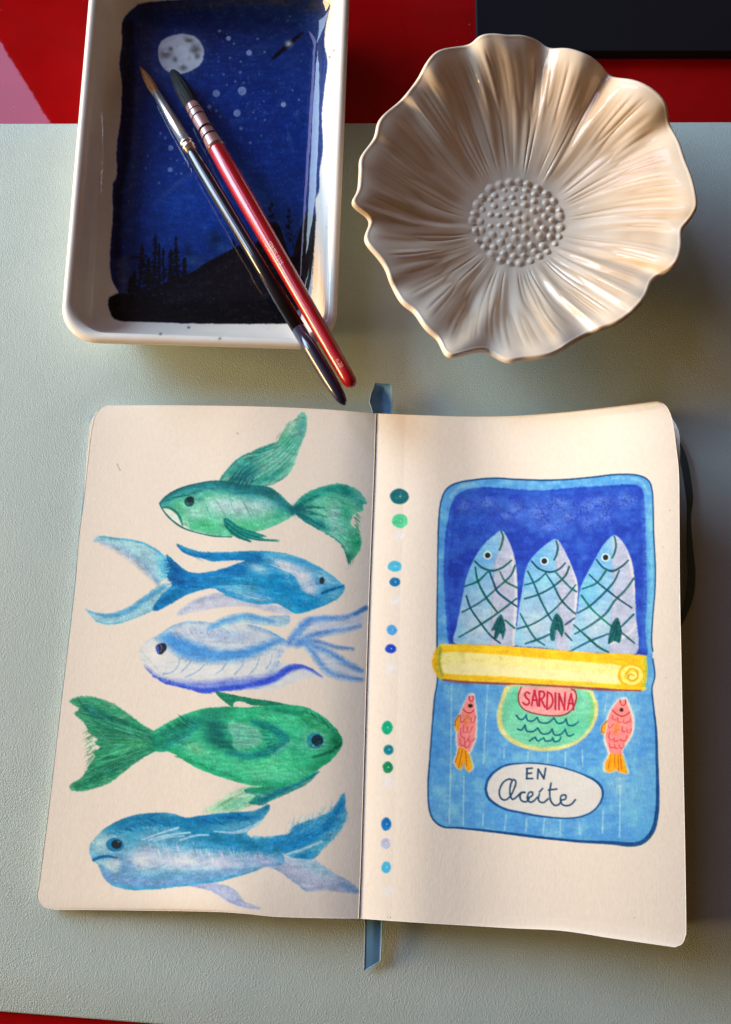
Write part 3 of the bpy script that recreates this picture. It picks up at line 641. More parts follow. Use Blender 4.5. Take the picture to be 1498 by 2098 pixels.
    ov = [(20,1040),(40,960),(100,885),(200,828),(350,808),(500,810),(650,832),(800,872),(930,922),(1020,972),(1072,1040),(1072,1120),(1030,1200),(960,1258),(850,1296),(700,1303),(500,1283),(350,1255),(200,1222),(100,1170),(40,1110)]
    c.fill(ov, (216, 207, 197), .98, 1.0)
    c.stroke(ov+ov[:1], [26,26,22,16,14,14,14,14,14,22,24,18,16,16,12,14,18,20,20,22,24,26], (12, 70, 124), .93, .9, .06)
    INK = (18, 62, 94)
    ink = """395,856 391,945|390,856 440,852|392,900 434,896|390,946 446,945|490,946 495,862|495,862 546,946|546,946 562,854|262,958 226,952 178,982 146,1050 152,1112 190,1140 240,1110 276,1040 294,980 272,955 246,1000 240,1080 262,1132 300,1112 342,1072 374,1070|374,1072 345,1076 330,1112 346,1146 385,1156 412,1128|396,1122 440,1100 440,1070 412,1074 396,1120 416,1156 452,1150 490,1112|506,1085 496,1130 512,1156 546,1160 584,1130|534,1036 508,1066|611,988 600,1060 606,1140 640,1185 680,1180 702,1148|590,1050 662,1040|696,1142 740,1130 742,1096 706,1100 696,1140 716,1182 762,1190 800,1172 830,1138"""
    for ln in ink.split('|'):
        c.stroke([tuple(map(float, q.split(','))) for q in ln.split()], 16.5, INK, .96, .75)
    # the two small pink fish
    for k, (ox, oy) in enumerate(((900, 1400), (1200, 1400))):
        c.frame(ox, oy, 10.49)
        if k == 0:
            b = [(630,270),(730,265),(745,350),(770,550),(790,750),(785,950),(770,1180),(720,1320),(640,1480),(560,1400),(430,1370),(390,1280),(385,1100),(400,1000),(430,850),(450,680),(500,540),(560,400)]
            t = [(420,1380),(540,1390),(600,1460),(660,1580),(710,1780),(690,1850),(610,1890),(550,1800),(530,1700),(480,1840),(410,1830),(340,1720),(330,1680),(380,1530)]
            f1 = [(430,680),(350,780),(330,900),(350,1000),(410,1020),(440,850)]; f2 = [(560,720),(620,660),(640,780),(580,960),(550,850)]
            eye = (665, 478, 54, 42); mth = [(510,560),(590,620),(670,630),(740,575)]; lip = [(640,280),(648,350),(690,378),(730,345),(722,275)]
            us = [[(455,690),(450,800),(490,825),(550,760)], [(680,740),(680,820),(740,830),(780,700)], [(525,880),(510,1040),(570,1040)], [(605,930),(605,1040),(660,1040),(710,930)], [(460,970),(460,1110),(530,1170)], [(540,1160),(540,1250),(590,1240),(650,1120)], [(640,1200),(640,1260),(700,1240),(765,1180)], [(445,1190),(450,1300),(520,1340)], [(545,1270),(550,1370),(610,1370),(660,1290)]]
            rays = [[(430,1400),(340,1690)], [(500,1410),(410,1800)], [(560,1450),(590,1780)]]
        else:
            b = [(740,360),(860,350),(900,450),(960,600),(1000,780),(1005,950),(970,1100),(900,1230),(830,1330),(790,1420),(780,1520),(650,1520),(530,1500),(490,1400),(450,1280),(430,1150),(450,950),(480,780),(530,620),(600,500),(680,400)]
            t = [(530,1510),(760,1510),(800,1600),(860,1780),(890,1930),(750,1920),(650,1860),(560,1910),(430,1880),(420,1720),(480,1600)]
            f1 = [(460,800),(350,920),(335,1050),(400,1090),(440,950)]; f2 = [(640,860),(730,860),(720,960),(650,1090),(600,1080)]
            eye = (765, 565, 42, 48); mth = [(580,580),(680,670),(790,700),(880,665),(940,615)]; lip = [(735,350),(745,430),(795,470),(850,430),(850,350)]
            us = [[(565,690),(580,760),(630,780)], [(675,730),(690,820),(760,835)], [(810,780),(810,850),(880,845)], [(890,830),(960,800),(960,760)], [(490,900),(510,960),(595,870)], [(785,920),(790,1030),(850,1030)], [(880,980),(900,1050),(960,1040),(975,970)], [(520,1050),(490,1130),(520,1210),(590,1200)], [(610,1170),(610,1240),(690,1230)], [(740,1190),(770,1230),(850,1220),(890,1110)], [(500,1290),(530,1370),(600,1375)], [(620,1300),(630,1390),(690,1390)], [(710,1330),(760,1400),(820,1340),(810,1290)]]
            rays = [[(540,1520),(480,1830)], [(620,1540),(620,1780)], [(690,1550),(710,1880)], [(740,1540),(770,1850)]]
        for sh in (b, t, f1):
            cen = np.mean(sh, 0); c.fill(cen+(np.array(sh)-cen)*(1.16, 1.07), (244, 226, 196), .85, 1.6)
        c.fill(t, (238, 156, 24), .97, .9); c.fill(b, (243, 132, 126), .97, .9, 0, .1); c.fill(f1, (230, 150, 28), .97, .8); c.fill(f2, (224, 130, 60), .85, 1)
        if k: c.stroke([(800,1560),(850,1750),(885,1920)], 30, (150, 170, 70), .7, 1)
        else: c.stroke([(640,1560),(700,1780)], 30, (170, 176, 50), .7, 1)
        c.stroke([f1[0], f1[1], f1[2]], 26, (130, 56, 40), .7, .7)
        for p in rays: c.stroke(p, 24, (196, 90, 24), .8, .7)
        for p in us: c.stroke(p, 24, (196, 56, 76), .75, .7)
        c.stroke(mth, 26, (170, 36, 50), .9, .7); c.stroke(lip, 30, (176, 44, 60), .85, .7)
        c.blob(*eye, (40, 36, 30), .95, hard=2)
    c.frame(0, 0, 1)
    for x, y in ((1364,1388), (1372,1045), (1358,1120), (1300,1880)): c.blob(x, y, 1.6, 1.6, (150, 130, 110), .6)
    return c

GLAZE_SEEN = (200, 182, 160)
def paint_tray():
    c = Canvas(110, -90, 740, 740, GLAZE_SEEN)
    c.frame(100, 0, 2.3046)
    V = lambda l: [(x, y+922) for x, y in l]
    edge = [(350,100),(400,40),(450,15),(600,0),(900,-20),(1250,-10),(1325,20),(1310,100),(1300,200),(1315,300),(1300,420),(1288,560),(1294,700),(1278,800),(1275,900)] + V([(1256,20),(1260,100),(1255,200),(1245,350),(1235,480),(1200,525),(1180,592),(1120,605),(900,605),(700,605),(500,598),(330,590),(288,545),(283,490),(310,468),(332,460),(300,400),(290,300),(300,150),(306,60)]) + [(303,960),(305,870),(322,830),(322,700),(342,550),(347,400),(335,300),(347,200)]
    m = c.fill(edge, (12, 42, 104), .98, 1.2, 1.2, .0)
    c.clip = m
    one = np.ones((c.h, c.w))
    c.put(one, (8, 26, 78), .8, .8, 'cloud')
    c.blob(760, 900, 420, 330, (26, 72, 156), .75); c.blob(560, 1000, 220, 240, (32, 84, 170), .55); c.blob(800, 500, 400, 260, (12, 44, 116), .6); c.blob(900, 150, 420, 130, (8, 24, 66), .75)
    c.put(one, (40, 80, 150), .28, .9, 'cloud')
    c.stroke([(370,120),(375,400),(360,700),(330,900),(320,1150),(330,1350)], [60,60,60,40,40,40], (14, 22, 56), .9, 4)
    c.stroke([(440,120),(420,400),(410,700),(370,1000),(370,1200),(380,1340)], [40,44,40,40,60,40], (62, 66, 92), .5, 9, .8, 'cloud')
    c.stroke([(450,30),(700,20),(1000,0),(1250,20)], [70,50,40,70], (56, 54, 70), .75, 9, .5, 'cloud')
    c.stroke([(340,1240),(350,1380)], 50, (96, 92, 110), .5, 8)
    c.stroke([(1290,60),(1275,400),(1265,700),(1250,1000)], 50, (34, 52, 96), .7, 8, .5)
    c.stroke([(480,130),(460,300),(520,420)], 60, (60, 64, 110), .5, 14); c.stroke([(700,800),(600,870),(500,960)], [14,20,10], (90, 104, 160), .6, 4, .6)
    c.brushwork(m, lambda x, y: 20*math.sin(x*.02)+70*math.cos(y*.013), 300, 60, 9, .26, .36, seed=71, spread=40)
    rs = np.random.default_rng(72)
    for k in range(90):
        c.blob(rs.normal(880, 170), rs.normal(430, 230), rs.uniform(2.2, 4.5), rs.uniform(2.2, 4.5), (150, 160, 196), rs.uniform(.25, .75))
    c.blob(640, 250, 150, 135, (60, 76, 124), .5); c.stroke([(470,270),(520,330),(600,370)], 30, (70, 84, 130), .5, 8)
    c.fill([(516,262),(520,215),(550,180),(600,163),(650,160),(700,180),(728,222),(732,262),(716,305),(670,335),(620,350),(565,340),(530,305)], (186, 182, 178), .96, 1.4, 1.2)
    c.blob(655, 230, 70, 60, (204, 200, 196), .6)
    for k in range(26): c.blob(625+rs.normal(0, 50), 256+rs.normal(0, 45), rs.uniform(8, 20), rs.uniform(6, 14), (150, 144, 138) if k % 2 else (210, 206, 202), rs.uniform(.15, .4), rs.uniform(0, 180))
    for x, y, rx, ry in ((550,255,32,22), (690,230,30,28), (595,280,14,14), (635,320,20,13), (660,190,22,12), (700,265,14,16), (575,230,12,12)): c.blob(x, y, rx, ry, (112, 104, 100), .8)
    c.blob(552, 242, 12, 9, (190, 186, 180), .8)
    st = "848 180 11 805 145 7 945 248 13 1018 245 5 985 182 5 873 205 5 855 272 6 905 290 5 903 340 7 880 383 6 825 350 4 790 440 17 912 428 20 757 503 10 790 522 7 888 533 17 808 550 5 965 530 5 1020 565 5 907 605 9 950 672 7 1003 640 4 1107 492 12 1150 425 5 527 628 6 550 650 7 575 697 12 572 800 11 625 818 7 520 862 7 605 757 5 638 770 5 457 792 5 467 735 3 575 748 4 600 820 4 1180 470 5 920 390 4 840 400 4"
    v = list(map(float, st.split()))
    for i in range(0, len(v), 3): c.blob(v[i], v[i+1], max(4.5, v[i+2]), max(4.5, v[i+2]), (164, 172, 198), .78, hard=2 if v[i+2] > 9 else 1)
    c.stroke([(1060,272),(1120,220),(1195,155)], [14,22,12], (6, 6, 16), .92, 1.5); c.blob(1132, 206, 20, 18, (186, 184, 188), .9)
    # the far shore and the trees
    BL = (4, 5, 11)
    c.blob(785, 1130, 40, 50, (14, 42, 70), .85); c.blob(655, 1190, 26, 60, (16, 40, 78), .7); c.blob(690, 1230, 60, 30, (54, 84, 110), .6); c.blob(830, 1170, 50, 26, (60, 100, 150), .5)
    hill = V([(283,490),(310,468),(420,464),(470,450),(550,412),(660,372),(740,322),(850,262),(905,235),(960,240),(1020,180),(1080,130),(1140,290),(1170,220),(1200,120),(1216,88),(1260,105),(1258,250),(1242,440),(1205,560),(1120,606),(740,608),(330,592),(288,550)])
    c.fill(hill, BL, .98, 1.0)
    c.fill(V([(480,470),(660,390),(850,285),(960,270),(1060,380),(1080,480),(900,500),(600,520)]), (34, 26, 34), .6, 8)
    for x0, y0, y1, wd in ((503,188,440,30), (440,240,460,30), (600,195,410,26), (575,260,405,22), (540,255,415,20), (470,300,440,24), (400,365,458,22), (385,400,458,16), (640,300,392,18), (1050,20,150,26), (1135,60,260,24)):
        rr = np.random.default_rng(int(x0))
        for k in range(34):
            y = y0+(y1-y0)*rr.random()**.8; h = wd*(.18+.82*(y-y0)/(y1-y0))
            c.blob(x0+rr.normal(0, h*.45), y+922, rr.uniform(3, 9), rr.uniform(3, 8), BL, rr.uniform(.5, .95), hard=2)
    for p, w in (([(503,185),(500,300),(492,430)], [6,10,14]), ([(442,235),(436,340),(420,460)], [6,10,14]), ([(388,292),(440,292)], 12), ([(600,192),(602,300),(610,400)], [5,10,13]), ([(540,250),(540,410)], 7), ([(575,255),(572,400)], 8), ([(470,300),(466,430)], 14), ([(520,230),(522,420)], 11), ([(385,395),(380,455)], 14), ([(405,360),(400,455)], 12), ([(870,210),(880,250)], 10), ([(640,300),(640,380)], 16)):
        c.stroke(V(p), w, BL, .95, 1, .1)
    r = np.random.default_rng(9)
    for x0, y0, y1 in ((503,200,420), (440,250,450), (600,210,390), (575,270,400), (400,370,455), (470,300,430)):
        for k in range(16):
            y = r.uniform(y0, y1); h = 8+26*(y-y0)/(y1-y0)
            c.stroke(V([(x0-h*r.uniform(.3, 1), y+r.uniform(0, 10)), (x0+h*r.uniform(.3, 1), y+r.uniform(-4, 10))]), r.uniform(5, 10), BL, .8, 1)
    for k in range(50):
        x = r.normal(620, 110); y = r.normal(490, 22)
        c.blob(x, y+922, 2.5, 2.5, (120, 116, 120), r.uniform(.2, .7))
    c.clip = None
    # specks of paint on the glaze
    for x, y in ((1345,237), (1325,268)): c.blob(x, y, 7, 6, (110, 96, 80), .7)
    for x, y in ((807,1598), (527,1576), (660,1545)): c.blob(x, y, 6, 6, (50, 46, 50), .85)
    return c
# ------------------------------------------------------------------ helpers
def sstep(a, b, x):
    t = np.clip((np.asarray(x, float)-a)/(b-a), 0, 1); return t*t*(3-2*t)

def link(o, parent=None):
    scene.collection.objects.link(o)
    if parent is not None: o.parent = parent
    return o
def tag(o, label, cat, group=None):
    o['label'] = label; o['category'] = cat
    if group: o['group'] = group
    return o
def thing(name, loc, label, cat, group=None):
    o = bpy.data.objects.new(name, None); o.location = loc; o.empty_display_size = .01
    link(o); return tag(o, label, cat, group)
def mesh(name, V, Fc, mat, parent=None, smooth=True, col=None, origin=None):
    """one mesh object; V world coordinates, Fc an (n,4)/(n,3) array or a list of such arrays / tuples."""
    V = np.asarray(V, float).reshape(-1, 3)
    org = np.array(origin if origin is not None else (parent.location if parent is not None else (0, 0, 0)), float)
    if parent is not None and parent.parent is not None: org = np.array(parent.parent.location)+np.array(parent.location) if origin is None else org
    me = bpy.data.meshes.new(name)
    arrs = Fc if isinstance(Fc, list) else [Fc]
    big = all(isinstance(a, np.ndarray) for a in arrs)
    if big:
        loops = np.concatenate([a.reshape(-1) for a in arrs]); tot = np.concatenate([np.full(len(a), a.shape[1]) for a in arrs])
        me.vertices.add(len(V)); me.vertices.foreach_set('co', (V-org).astype(np.float32).ravel())
        me.loops.add(len(loops)); me.loops.foreach_set('vertex_index', loops.astype(np.int32))
        me.polygons.add(len(tot)); me.polygons.foreach_set('loop_start', np.r_[0, np.cumsum(tot)[:-1]].astype(np.int32))
        me.update(calc_edges=True)
    else:
        me.from_pydata((V-org).tolist(), [], [tuple(f) for f in Fc]); me.update()
    me.polygons.foreach_set('use_smooth', np.full(len(me.polygons), smooth))
    if col is not None:
        at = me.color_attributes.new('Col', 'FLOAT_COLOR', 'POINT')
        c4 = np.ones((len(V), 4), np.float32); c4[:, :3] = np.clip(np.asarray(col).reshape(-1, 3), 0, 1.2)
        at.data.foreach_set('color', c4.ravel())
    if mat: me.materials.append(mat)
    o = bpy.data.objects.new(name, me)
    link(o, parent)
    if parent is None: o.location = org
    return o
def gridfaces(nv, nu, base=0, wrap=False, flip=False):
    j, i = np.meshgrid(np.arange(nv-1), np.arange(nu if wrap else nu-1), indexing='ij')
    a = j*nu+i; b = j*nu+(i+1) % nu; c = (j+1)*nu+(i+1) % nu; d = (j+1)*nu+i
    f = np.stack([a, d, c, b] if not flip else [a, b, c, d], -1).reshape(-1, 4)+base
    return f
def rings(name, R, mat, parent=None, cap0=True, cap1=True, col=None, flip=False, smooth=True, origin=None):
    """loft closed rings R[k, n, 3]."""
    k, n = R.shape[:2]
    V = R.reshape(-1, 3); fs = [gridfaces(k, n, 0, True, flip)]
    extra = []; 
    if cap0: extra.append(R[0].mean(0)); c0 = len(V); i = np.arange(n); t = np.stack([np.full(n, c0), i, (i+1) % n], -1); fs.append(t[:, ::-1] if flip else t)
    if cap1: extra.append(R[-1].mean(0)); c1 = len(V)+len(extra)-1; i = np.arange(n)+(k-1)*n; t = np.stack([np.full(n, c1), (k-1)*n+(np.arange(n)+1) % n, i], -1); fs.append(t[:, ::-1] if flip else t)
    if extra: V = np.vstack([V]+[e[None] for e in extra])
    if col is not None and extra:
        cc = np.asarray(col).reshape(-1, 3); add = []
        if cap0: add.append(cc[:n].mean(0))
        if cap1: add.append(cc[-n:].mean(0))
        col = np.vstack([cc, np.array(add)])
    return mesh(name, V, fs, mat, parent, smooth, col, origin)
def lathe(name, A, B, prof, mat, parent, n=28, cap=True):
    """surface of revolution round the axis A->B; prof rows (position in metres along the axis, radius)."""
    A = np.array(A, float); B = np.array(B, float); d = (B-A)/np.linalg.norm(B-A)
    u = np.cross(d, (0, 0, 1.0)); u /= np.linalg.norm(u); v = np.cross(u, d)
    t = np.linspace(0, 2*math.pi, n, endpoint=False)
    R = np.array([A+d*s+r*(np.cos(t)[:, None]*u+np.sin(t)[:, None]*v) for s, r in prof])
    return rings(name, R, mat, parent, cap, cap, flip=False)

class Nodes:
    def __init__(s, name):
        s.m = bpy.data.materials.new(name); s.m.use_nodes = True
        s.t = s.m.node_tree; s.b = s.t.nodes['Principled BSDF']
    def n(s, typ, **kw):
        o = s.t.nodes.new(typ)
        for k, v in kw.items(): setattr(o, k, v)
        return o
    def l(s, a, b): s.t.links.new(a, b)
    def set(s, **kw):
        for k, v in kw.items():
            k = {'base': 'Base Color', 'rough': 'Roughness', 'metal': 'Metallic', 'spec': 'Specular IOR Level', 'coat': 'Coat Weight', 'coatr': 'Coat Roughness', 'trans': 'Transmission Weight', 'ior': 'IOR', 'sheen': 'Sheen Weight', 'sss': 'Subsurface Weight', 'aniso': 'Anisotropic'}[k]
            s.b.inputs[k].default_value = (*v, 1) if isinstance(v, tuple) and len(v) == 3 else v
    def coords(s, scale=(1, 1, 1)):
        tc = s.n('ShaderNodeTexCoord'); mp = s.n('ShaderNodeMapping'); mp.inputs['Scale'].default_value = scale
        s.l(tc.outputs['Object'], mp.inputs['Vector']); return mp.outputs[0]
    def noise(s, vec, scale, detail=3, rough=.5, dist=0.0):
        o = s.n('ShaderNodeTexNoise'); o.inputs['Scale'].default_value = scale; o.inputs['Detail'].default_value = detail; o.inputs['Roughness'].default_value = rough; o.inputs['Distortion'].default_value = dist
        s.l(vec, o.inputs['Vector']); return o.outputs['Fac']
    def ramp(s, fac, *stops):
        o = s.n('ShaderNodeValToRGB'); e = o.color_ramp.elements
        while len(e) < len(stops): e.new(.5)
        for q, (p, c) in zip(e, stops): q.position = p; q.color = (*c, 1) if isinstance(c, tuple) else (c, c, c, 1)
        s.l(fac, o.inputs[0]); return o.outputs[0]
    def mix(s, fac, a, b, mode='MIX'):
        o = s.n('ShaderNodeMix', data_type='RGBA', blend_type=mode)
        for sock, v in ((o.inputs[0], fac), (o.inputs[6], a), (o.inputs[7], b)):
            if isinstance(v, (int, float)): sock.default_value = v
            elif isinstance(v, tuple): sock.default_value = (*v, 1)
            else: s.l(v, sock)
        return o.outputs[2]
    def math(s, op, a, b=0.0):
        o = s.n('ShaderNodeMath', operation=op)
        for sock, v in ((o.inputs[0], a), (o.inputs[1], b)):
            if isinstance(v, (int, float)): sock.default_value = v
            else: s.l(v, sock)
        return o.outputs[0]
    def bump(s, h, strength, dist, prev=None):
        o = s.n('ShaderNodeBump'); o.inputs['Strength'].default_value = strength; o.inputs['Distance'].default_value = dist
        s.l(h, o.inputs['Height'])
        if prev is not None: s.l(prev, o.inputs['Normal'])
        return o.outputs[0]
    def attr(s, name='Col'): return s.n('ShaderNodeAttribute', attribute_name=name).outputs['Color']

# ------------------------------------------------------------------ materials
def m_plain(name, base, rough=.5, **kw):
    N = Nodes(name); N.set(base=base, rough=rough, **kw); return N.m
def m_table():
    N = Nodes('red_lacquer'); v = N.coords()
    n = N.noise(v, 60, 4); c = N.mix(N.ramp(n, (.35, 0.), (.75, 1.)), (.33, .0005, .0025), (.28, .0005, .002))
    dust = N.ramp(N.noise(v, 420, 1), (.80, 0.), (.84, 1.))
    haze_ = N.ramp(N.noise(v, 9, 3), (.45, 0.), (.8, .05))
    N.l(N.mix(haze_, N.mix(N.math('MULTIPLY', dust, .5), c, (.55, .35, .30)), (.5, .12, .12)), N.b.inputs['Base Color'])
    N.set(rough=.5, spec=.0, coat=.62, coatr=.02)
    N.l(N.bump(N.noise(v, 260, 2), .02, .0002), N.b.inputs['Coat Normal'])
    return N.m
def m_mat():
    N = Nodes('sage_leatherette'); v = N.coords()
    w = N.n('ShaderNodeTexVoronoi', feature='DISTANCE_TO_EDGE'); w.inputs['Scale'].default_value = 1120; w.inputs['Randomness'].default_value = 1
    wn = N.n('ShaderNodeTexNoise'); wn.inputs['Scale'].default_value = 260; wn.inputs['Detail'].default_value = 2
    N.l(v, wn.inputs['Vector'])
    va = N.n('ShaderNodeVectorMath', operation='MULTIPLY_ADD'); va.inputs[1].default_value = (.0026, .0026, .0026)
    N.l(wn.outputs['Color'], va.inputs[0]); N.l(v, va.inputs[2]); N.l(va.outputs[0], w.inputs['Vector'])
    cell = N.math('MINIMUM', N.math('MULTIPLY', w.outputs['Distance'], 3.2), 1.0)
    soft = N.noise(v, 1150, 2, .5)
    big = N.noise(v, 30, 3)
    h = N.math('ADD', N.math('MULTIPLY', cell, .8), N.math('MULTIPLY', soft, .6))
    N.l(N.bump(N.noise(v, 14, 2), .25, .003, N.bump(h, .42, .00028)), N.b.inputs['Normal'])
    c = N.mix(N.ramp(big, (.3, 0.), (.7, 1.)), (.465, .58, .56), (.515, .625, .605))
    N.l(N.mix(.16, c, N.ramp(cell, (.0, (.32, .38, .37)), (.5, (.54, .635, .62)))), N.b.inputs['Base Color'])
    N.set(rough=.55, spec=.35); return N.m
PAPER_ALB = (.92, .85, .75)
def m_paper():
    N = Nodes('painted_paper'); v = N.coords((1, .55, 1))
    g = N.noise(v, 1500, 3, .6); g2 = N.noise(v, 420, 3, .6)
    h = N.math('ADD', g, N.math('MULTIPLY', g2, .8))
    N.l(N.bump(N.noise(N.coords(), 45, 2), .12, .0012, N.bump(h, .28, .00018)), N.b.inputs['Normal'])
    tone = N.mix(N.ramp(N.noise(v, 900, 3), (.3, 0.), (.7, 1.)), (PAPER_ALB[0]*.95, PAPER_ALB[1]*.945, PAPER_ALB[2]*.93), PAPER_ALB)
    N.l(N.mix(1.0, tone, N.attr(), 'MULTIPLY'), N.b.inputs['Base Color'])
    N.set(rough=.85, spec=.2); return N.m
def m_block():
    N = Nodes('page_edges'); v = N.coords((1, 1, 1))
    s = N.n('ShaderNodeTexWave', bands_direction='Z'); s.inputs['Scale'].default_value = 900; s.inputs['Distortion'].default_value = 3; s.inputs['Detail'].default_value = 2
    N.l(v, s.inputs['Vector'])
    N.l(N.mix(s.outputs['Fac'], (.62, .56, .46), (.84, .79, .68)), N.b.inputs['Base Color']); N.l(N.bump(s.outputs['Fac'], .5, .0002), N.b.inputs['Normal'])
    N.set(rough=.9, spec=.1); return N.m
def m_glaze(name, base, rough=.16, sc=1.0, wob=120, wst=.06):
    N = Nodes(name); v = N.coords()
    blot = N.ramp(N.noise(v, 55, 4, .6), (.35, 0.), (.75, 1.))
    tint = N.mix(blot, base, (base[0]*.95, base[1]*.92, base[2]*.87))
    speck = N.ramp(N.noise(v, 900, 1), (.77, 0.), (.80, 1.))
    tint = N.mix(N.math('MULTIPLY', speck, .35), tint, (.35, .25, .18))
    N.l(N.mix(1.0, tint, N.attr(), 'MULTIPLY'), N.b.inputs['Base Color'])
    N.set(rough=.45, spec=.08, coat=sc, coatr=.045)
    N.l(N.bump(N.noise(v, 160, 2), .05, .0006), N.b.inputs['Normal']); N.l(N.bump(N.noise(v, wob, 2), wst, .0012), N.b.inputs['Coat Normal'])
    return N.m
def m_satin(name, base, scale):
    N = Nodes(name); v = N.coords()
    s = N.n('ShaderNodeTexWave', bands_direction='Y'); s.inputs['Scale'].default_value = scale; s.inputs['Distortion'].default_value = .6
    N.l(v, s.inputs['Vector'])
    N.l(N.mix(s.outputs['Fac'], tuple(b*.72 for b in base), base), N.b.inputs['Base Color']); N.l(N.bump(s.outputs['Fac'], .4, .0001), N.b.inputs['Normal'])
    N.set(rough=.42, spec=.4, sheen=.4); return N.m
def m_hair(name, tip, root, axis_scale):
    N = Nodes(name); v = N.coords()
    n = N.noise(v, 700, 4, .7)
    N.l(N.mix(N.ramp(n, (.3, 0.), (.7, 1.)), tip, root), N.b.inputs['Base Color']); N.l(N.bump(n, .6, .0003), N.b.inputs['Normal'])
    N.set(rough=.6, spec=.25); return N.m
def m_wood(name, a, b, rough=.16):
    N = Nodes(name); v = N.coords()
    n = N.ramp(N.noise(v, 90, 3), (.35, 0.), (.7, 1.))
    N.l(N.mix(n, a, b), N.b.inputs['Base Color']); N.set(rough=.3, spec=.4, coat=.8, coatr=rough*.35)
    N.l(N.bump(N.noise(v, 300, 2), .06, .0003), N.b.inputs['Coat Normal']); return N.m
M = dict(table=m_table(), mat=m_mat(), paper=m_paper(), block=m_block(),
         bowl=m_glaze('cream_glaze', (.82, .705, .57), .2, .66), tray=m_glaze('white_glaze', (.86, .81, .735), .2, .6, 90, .16),
         cover=m_plain('cover_board', (.10, .26, .45), .6), elastic=m_plain('elastic_band', (.07, .12, .13), .75, spec=.2),
         ribbon=m_satin('blue_satin', (.12, .35, .64), 1400), piping=m_plain('pale_thread', (.42, .52, .60), .6), wire=m_plain('dark_wire', (.06, .045, .045), .4, metal=.5), thread=m_plain('white_thread', (.80, .72, .62), .8),
         case=m_plain('dark_case', (.008, .008, .013), .6, spec=.12),
         chrome=m_plain('nickel', (.95, .93, .90), .30, metal=1.0), copper=m_plain('copper_wire', (.32, .17, .14), .35, metal=1.0),
         black_wood=m_wood('black_lacquer', (.006, .006, .014), (.012, .010, .022)), purple_wood=m_wood('purple_lacquer', (.010, .006, .024), (.016, .009, .034)),
         red_wood=m_wood('red_lacquer_wood', (.34, .003, .010), (.44, .005, .012)),
         sable=m_hair('sable_hair', (.48, .20, .06), (.30, .10, .025), 1), squirrel=m_hair('dark_hair', (.020, .025, .033), (.004, .005, .008), 1),
         quill=m_plain('clear_quill', (.30, .15, .14), .18, coat=.8, coatr=.06), gold=m_plain('gold_print', (.70, .46, .30), .45))

# ------------------------------------------------------------------ the table and the mat
TZ = -0.0016
def box(name, x0, x1, y0, y1, z0, z1, mat, parent=None, bev=0.0, seg=3):
    bm = bmesh.new(); bmesh.ops.create_cube(bm, size=1)
    for v in bm.verts: v.co = ((x0+x1)/2+v.co.x*(x1-x0), (y0+y1)/2+v.co.y*(y1-y0), (z0+z1)/2+v.co.z*(z1-z0))
    if bev: bmesh.ops.bevel(bm, geom=bm.edges[:], offset=bev, segments=seg, affect='EDGES', profile=.5)
    me = bpy.data.meshes.new(name); bm.to_mesh(me); bm.free(); me.materials.append(mat)
    o = bpy.data.objects.new(name, me); link(o, parent)
    if parent is not None: me.transform(Matrix.Translation(-Vector(parent.location)))
    return o
tb = box('table', -.62, .62, -.42, .62, TZ-.02, TZ, M['table']); tb['kind'] = 'structure'
# mat outline: its far edge runs level, its near edge cuts the lower left corner of the view
e0 = P([-260, 1750], [253, 249], 0.0); e1 = P([-260, 1750], [2053, 2214], 0.0)
quad = np.array([e1[0], e1[1], e0[1], e0[0]])
n = 60
def edge(a, b): return a+(b-a)*np.linspace(0, 1, n, endpoint=False)[:, None]
loop = np.vstack([edge(quad[i], quad[(i+1) % 4]) for i in range(4)])
cen = loop.mean(0)
def shrink(l, d): 
    v = l-cen; r = np.linalg.norm(v[:, :2], axis=1, keepdims=True); o = l.copy(); o[:, :2] -= v[:, :2]/r*d; return o
R = [loop+(0, 0, TZ+.0001), loop+(0, 0, -.0006), shrink(loop, .0003)+(0, 0, -.00015), shrink(loop, .0009), shrink(loop, .02), shrink(loop, .06)]
R += [cen+(R[-1]-cen)*k for k in (.8, .6, .4, .2)]
desk_mat = rings('desk_mat', np.array(R), M['mat'], origin=(0, 0, 0))
tag(desk_mat, 'pale sage green leather-grain desk mat spread over the red table', 'desk mat')

# dark flat case at the far right of the table
c0 = P(980, 103, .0045); c1 = P(1640, 112, .0045)
case = thing('flat_case', (float(c0[0])+.1, float(c0[1])+.09, TZ), 'dark navy flat case lying on the red table behind the flower bowl', 'case')
cx0, cy0 = float(c0[0]), float(c0[1])
box('case_body', cx0, cx0+.2, cy0, cy0+.16, TZ, .0032, M['case'], case, .0006)
box('case_lid', cx0-.0004, cx0+.2004, cy0-.0004, cy0+.1604, .0034, .0046, M['case'], case, .0004)

# ------------------------------------------------------------------ the sketchbook
book = thing('sketchbook', (0, float(P(750, 1350, 0)[1]), 0), 'open sketchbook with painted fish on one page and a sardine tin on the other', 'sketchbook')
def curve_y(pts, n):
    c = catmull(pts, False, 24); c = c[np.argsort(c[:, 1], kind='stable')]
    y = np.linspace(pts[0][1], pts[-1][1], n); return np.stack([np.interp(y, c[:, 1], c[:, 0]), y], -1)
def curve_x(pts, n):
    c = catmull(pts, False, 24); c = c[np.argsort(c[:, 0], kind='stable')]
    x = np.linspace(pts[0][0], pts[-1][0], n); return np.stack([x, np.interp(x, c[:, 0], c[:, 1])], -1)
def coons(T, B, L, Rr, nu, nv):
    T = curve_x(T, nu)[None]; B = curve_x(B, nu)[None]; L = curve_y(L, nv)[:, None]; Rr = curve_y(Rr, nv)[:, None]
    u = np.linspace(0, 1, nu)[None, :, None]; v = np.linspace(0, 1, nv)[:, None, None]
    return (1-v)*T+v*B+(1-u)*L+u*Rr-((1-u)*(1-v)*T[:, :1]+u*(1-v)*T[:, -1:]+(1-u)*v*B[:, :1]+u*v*B[:, -1:])
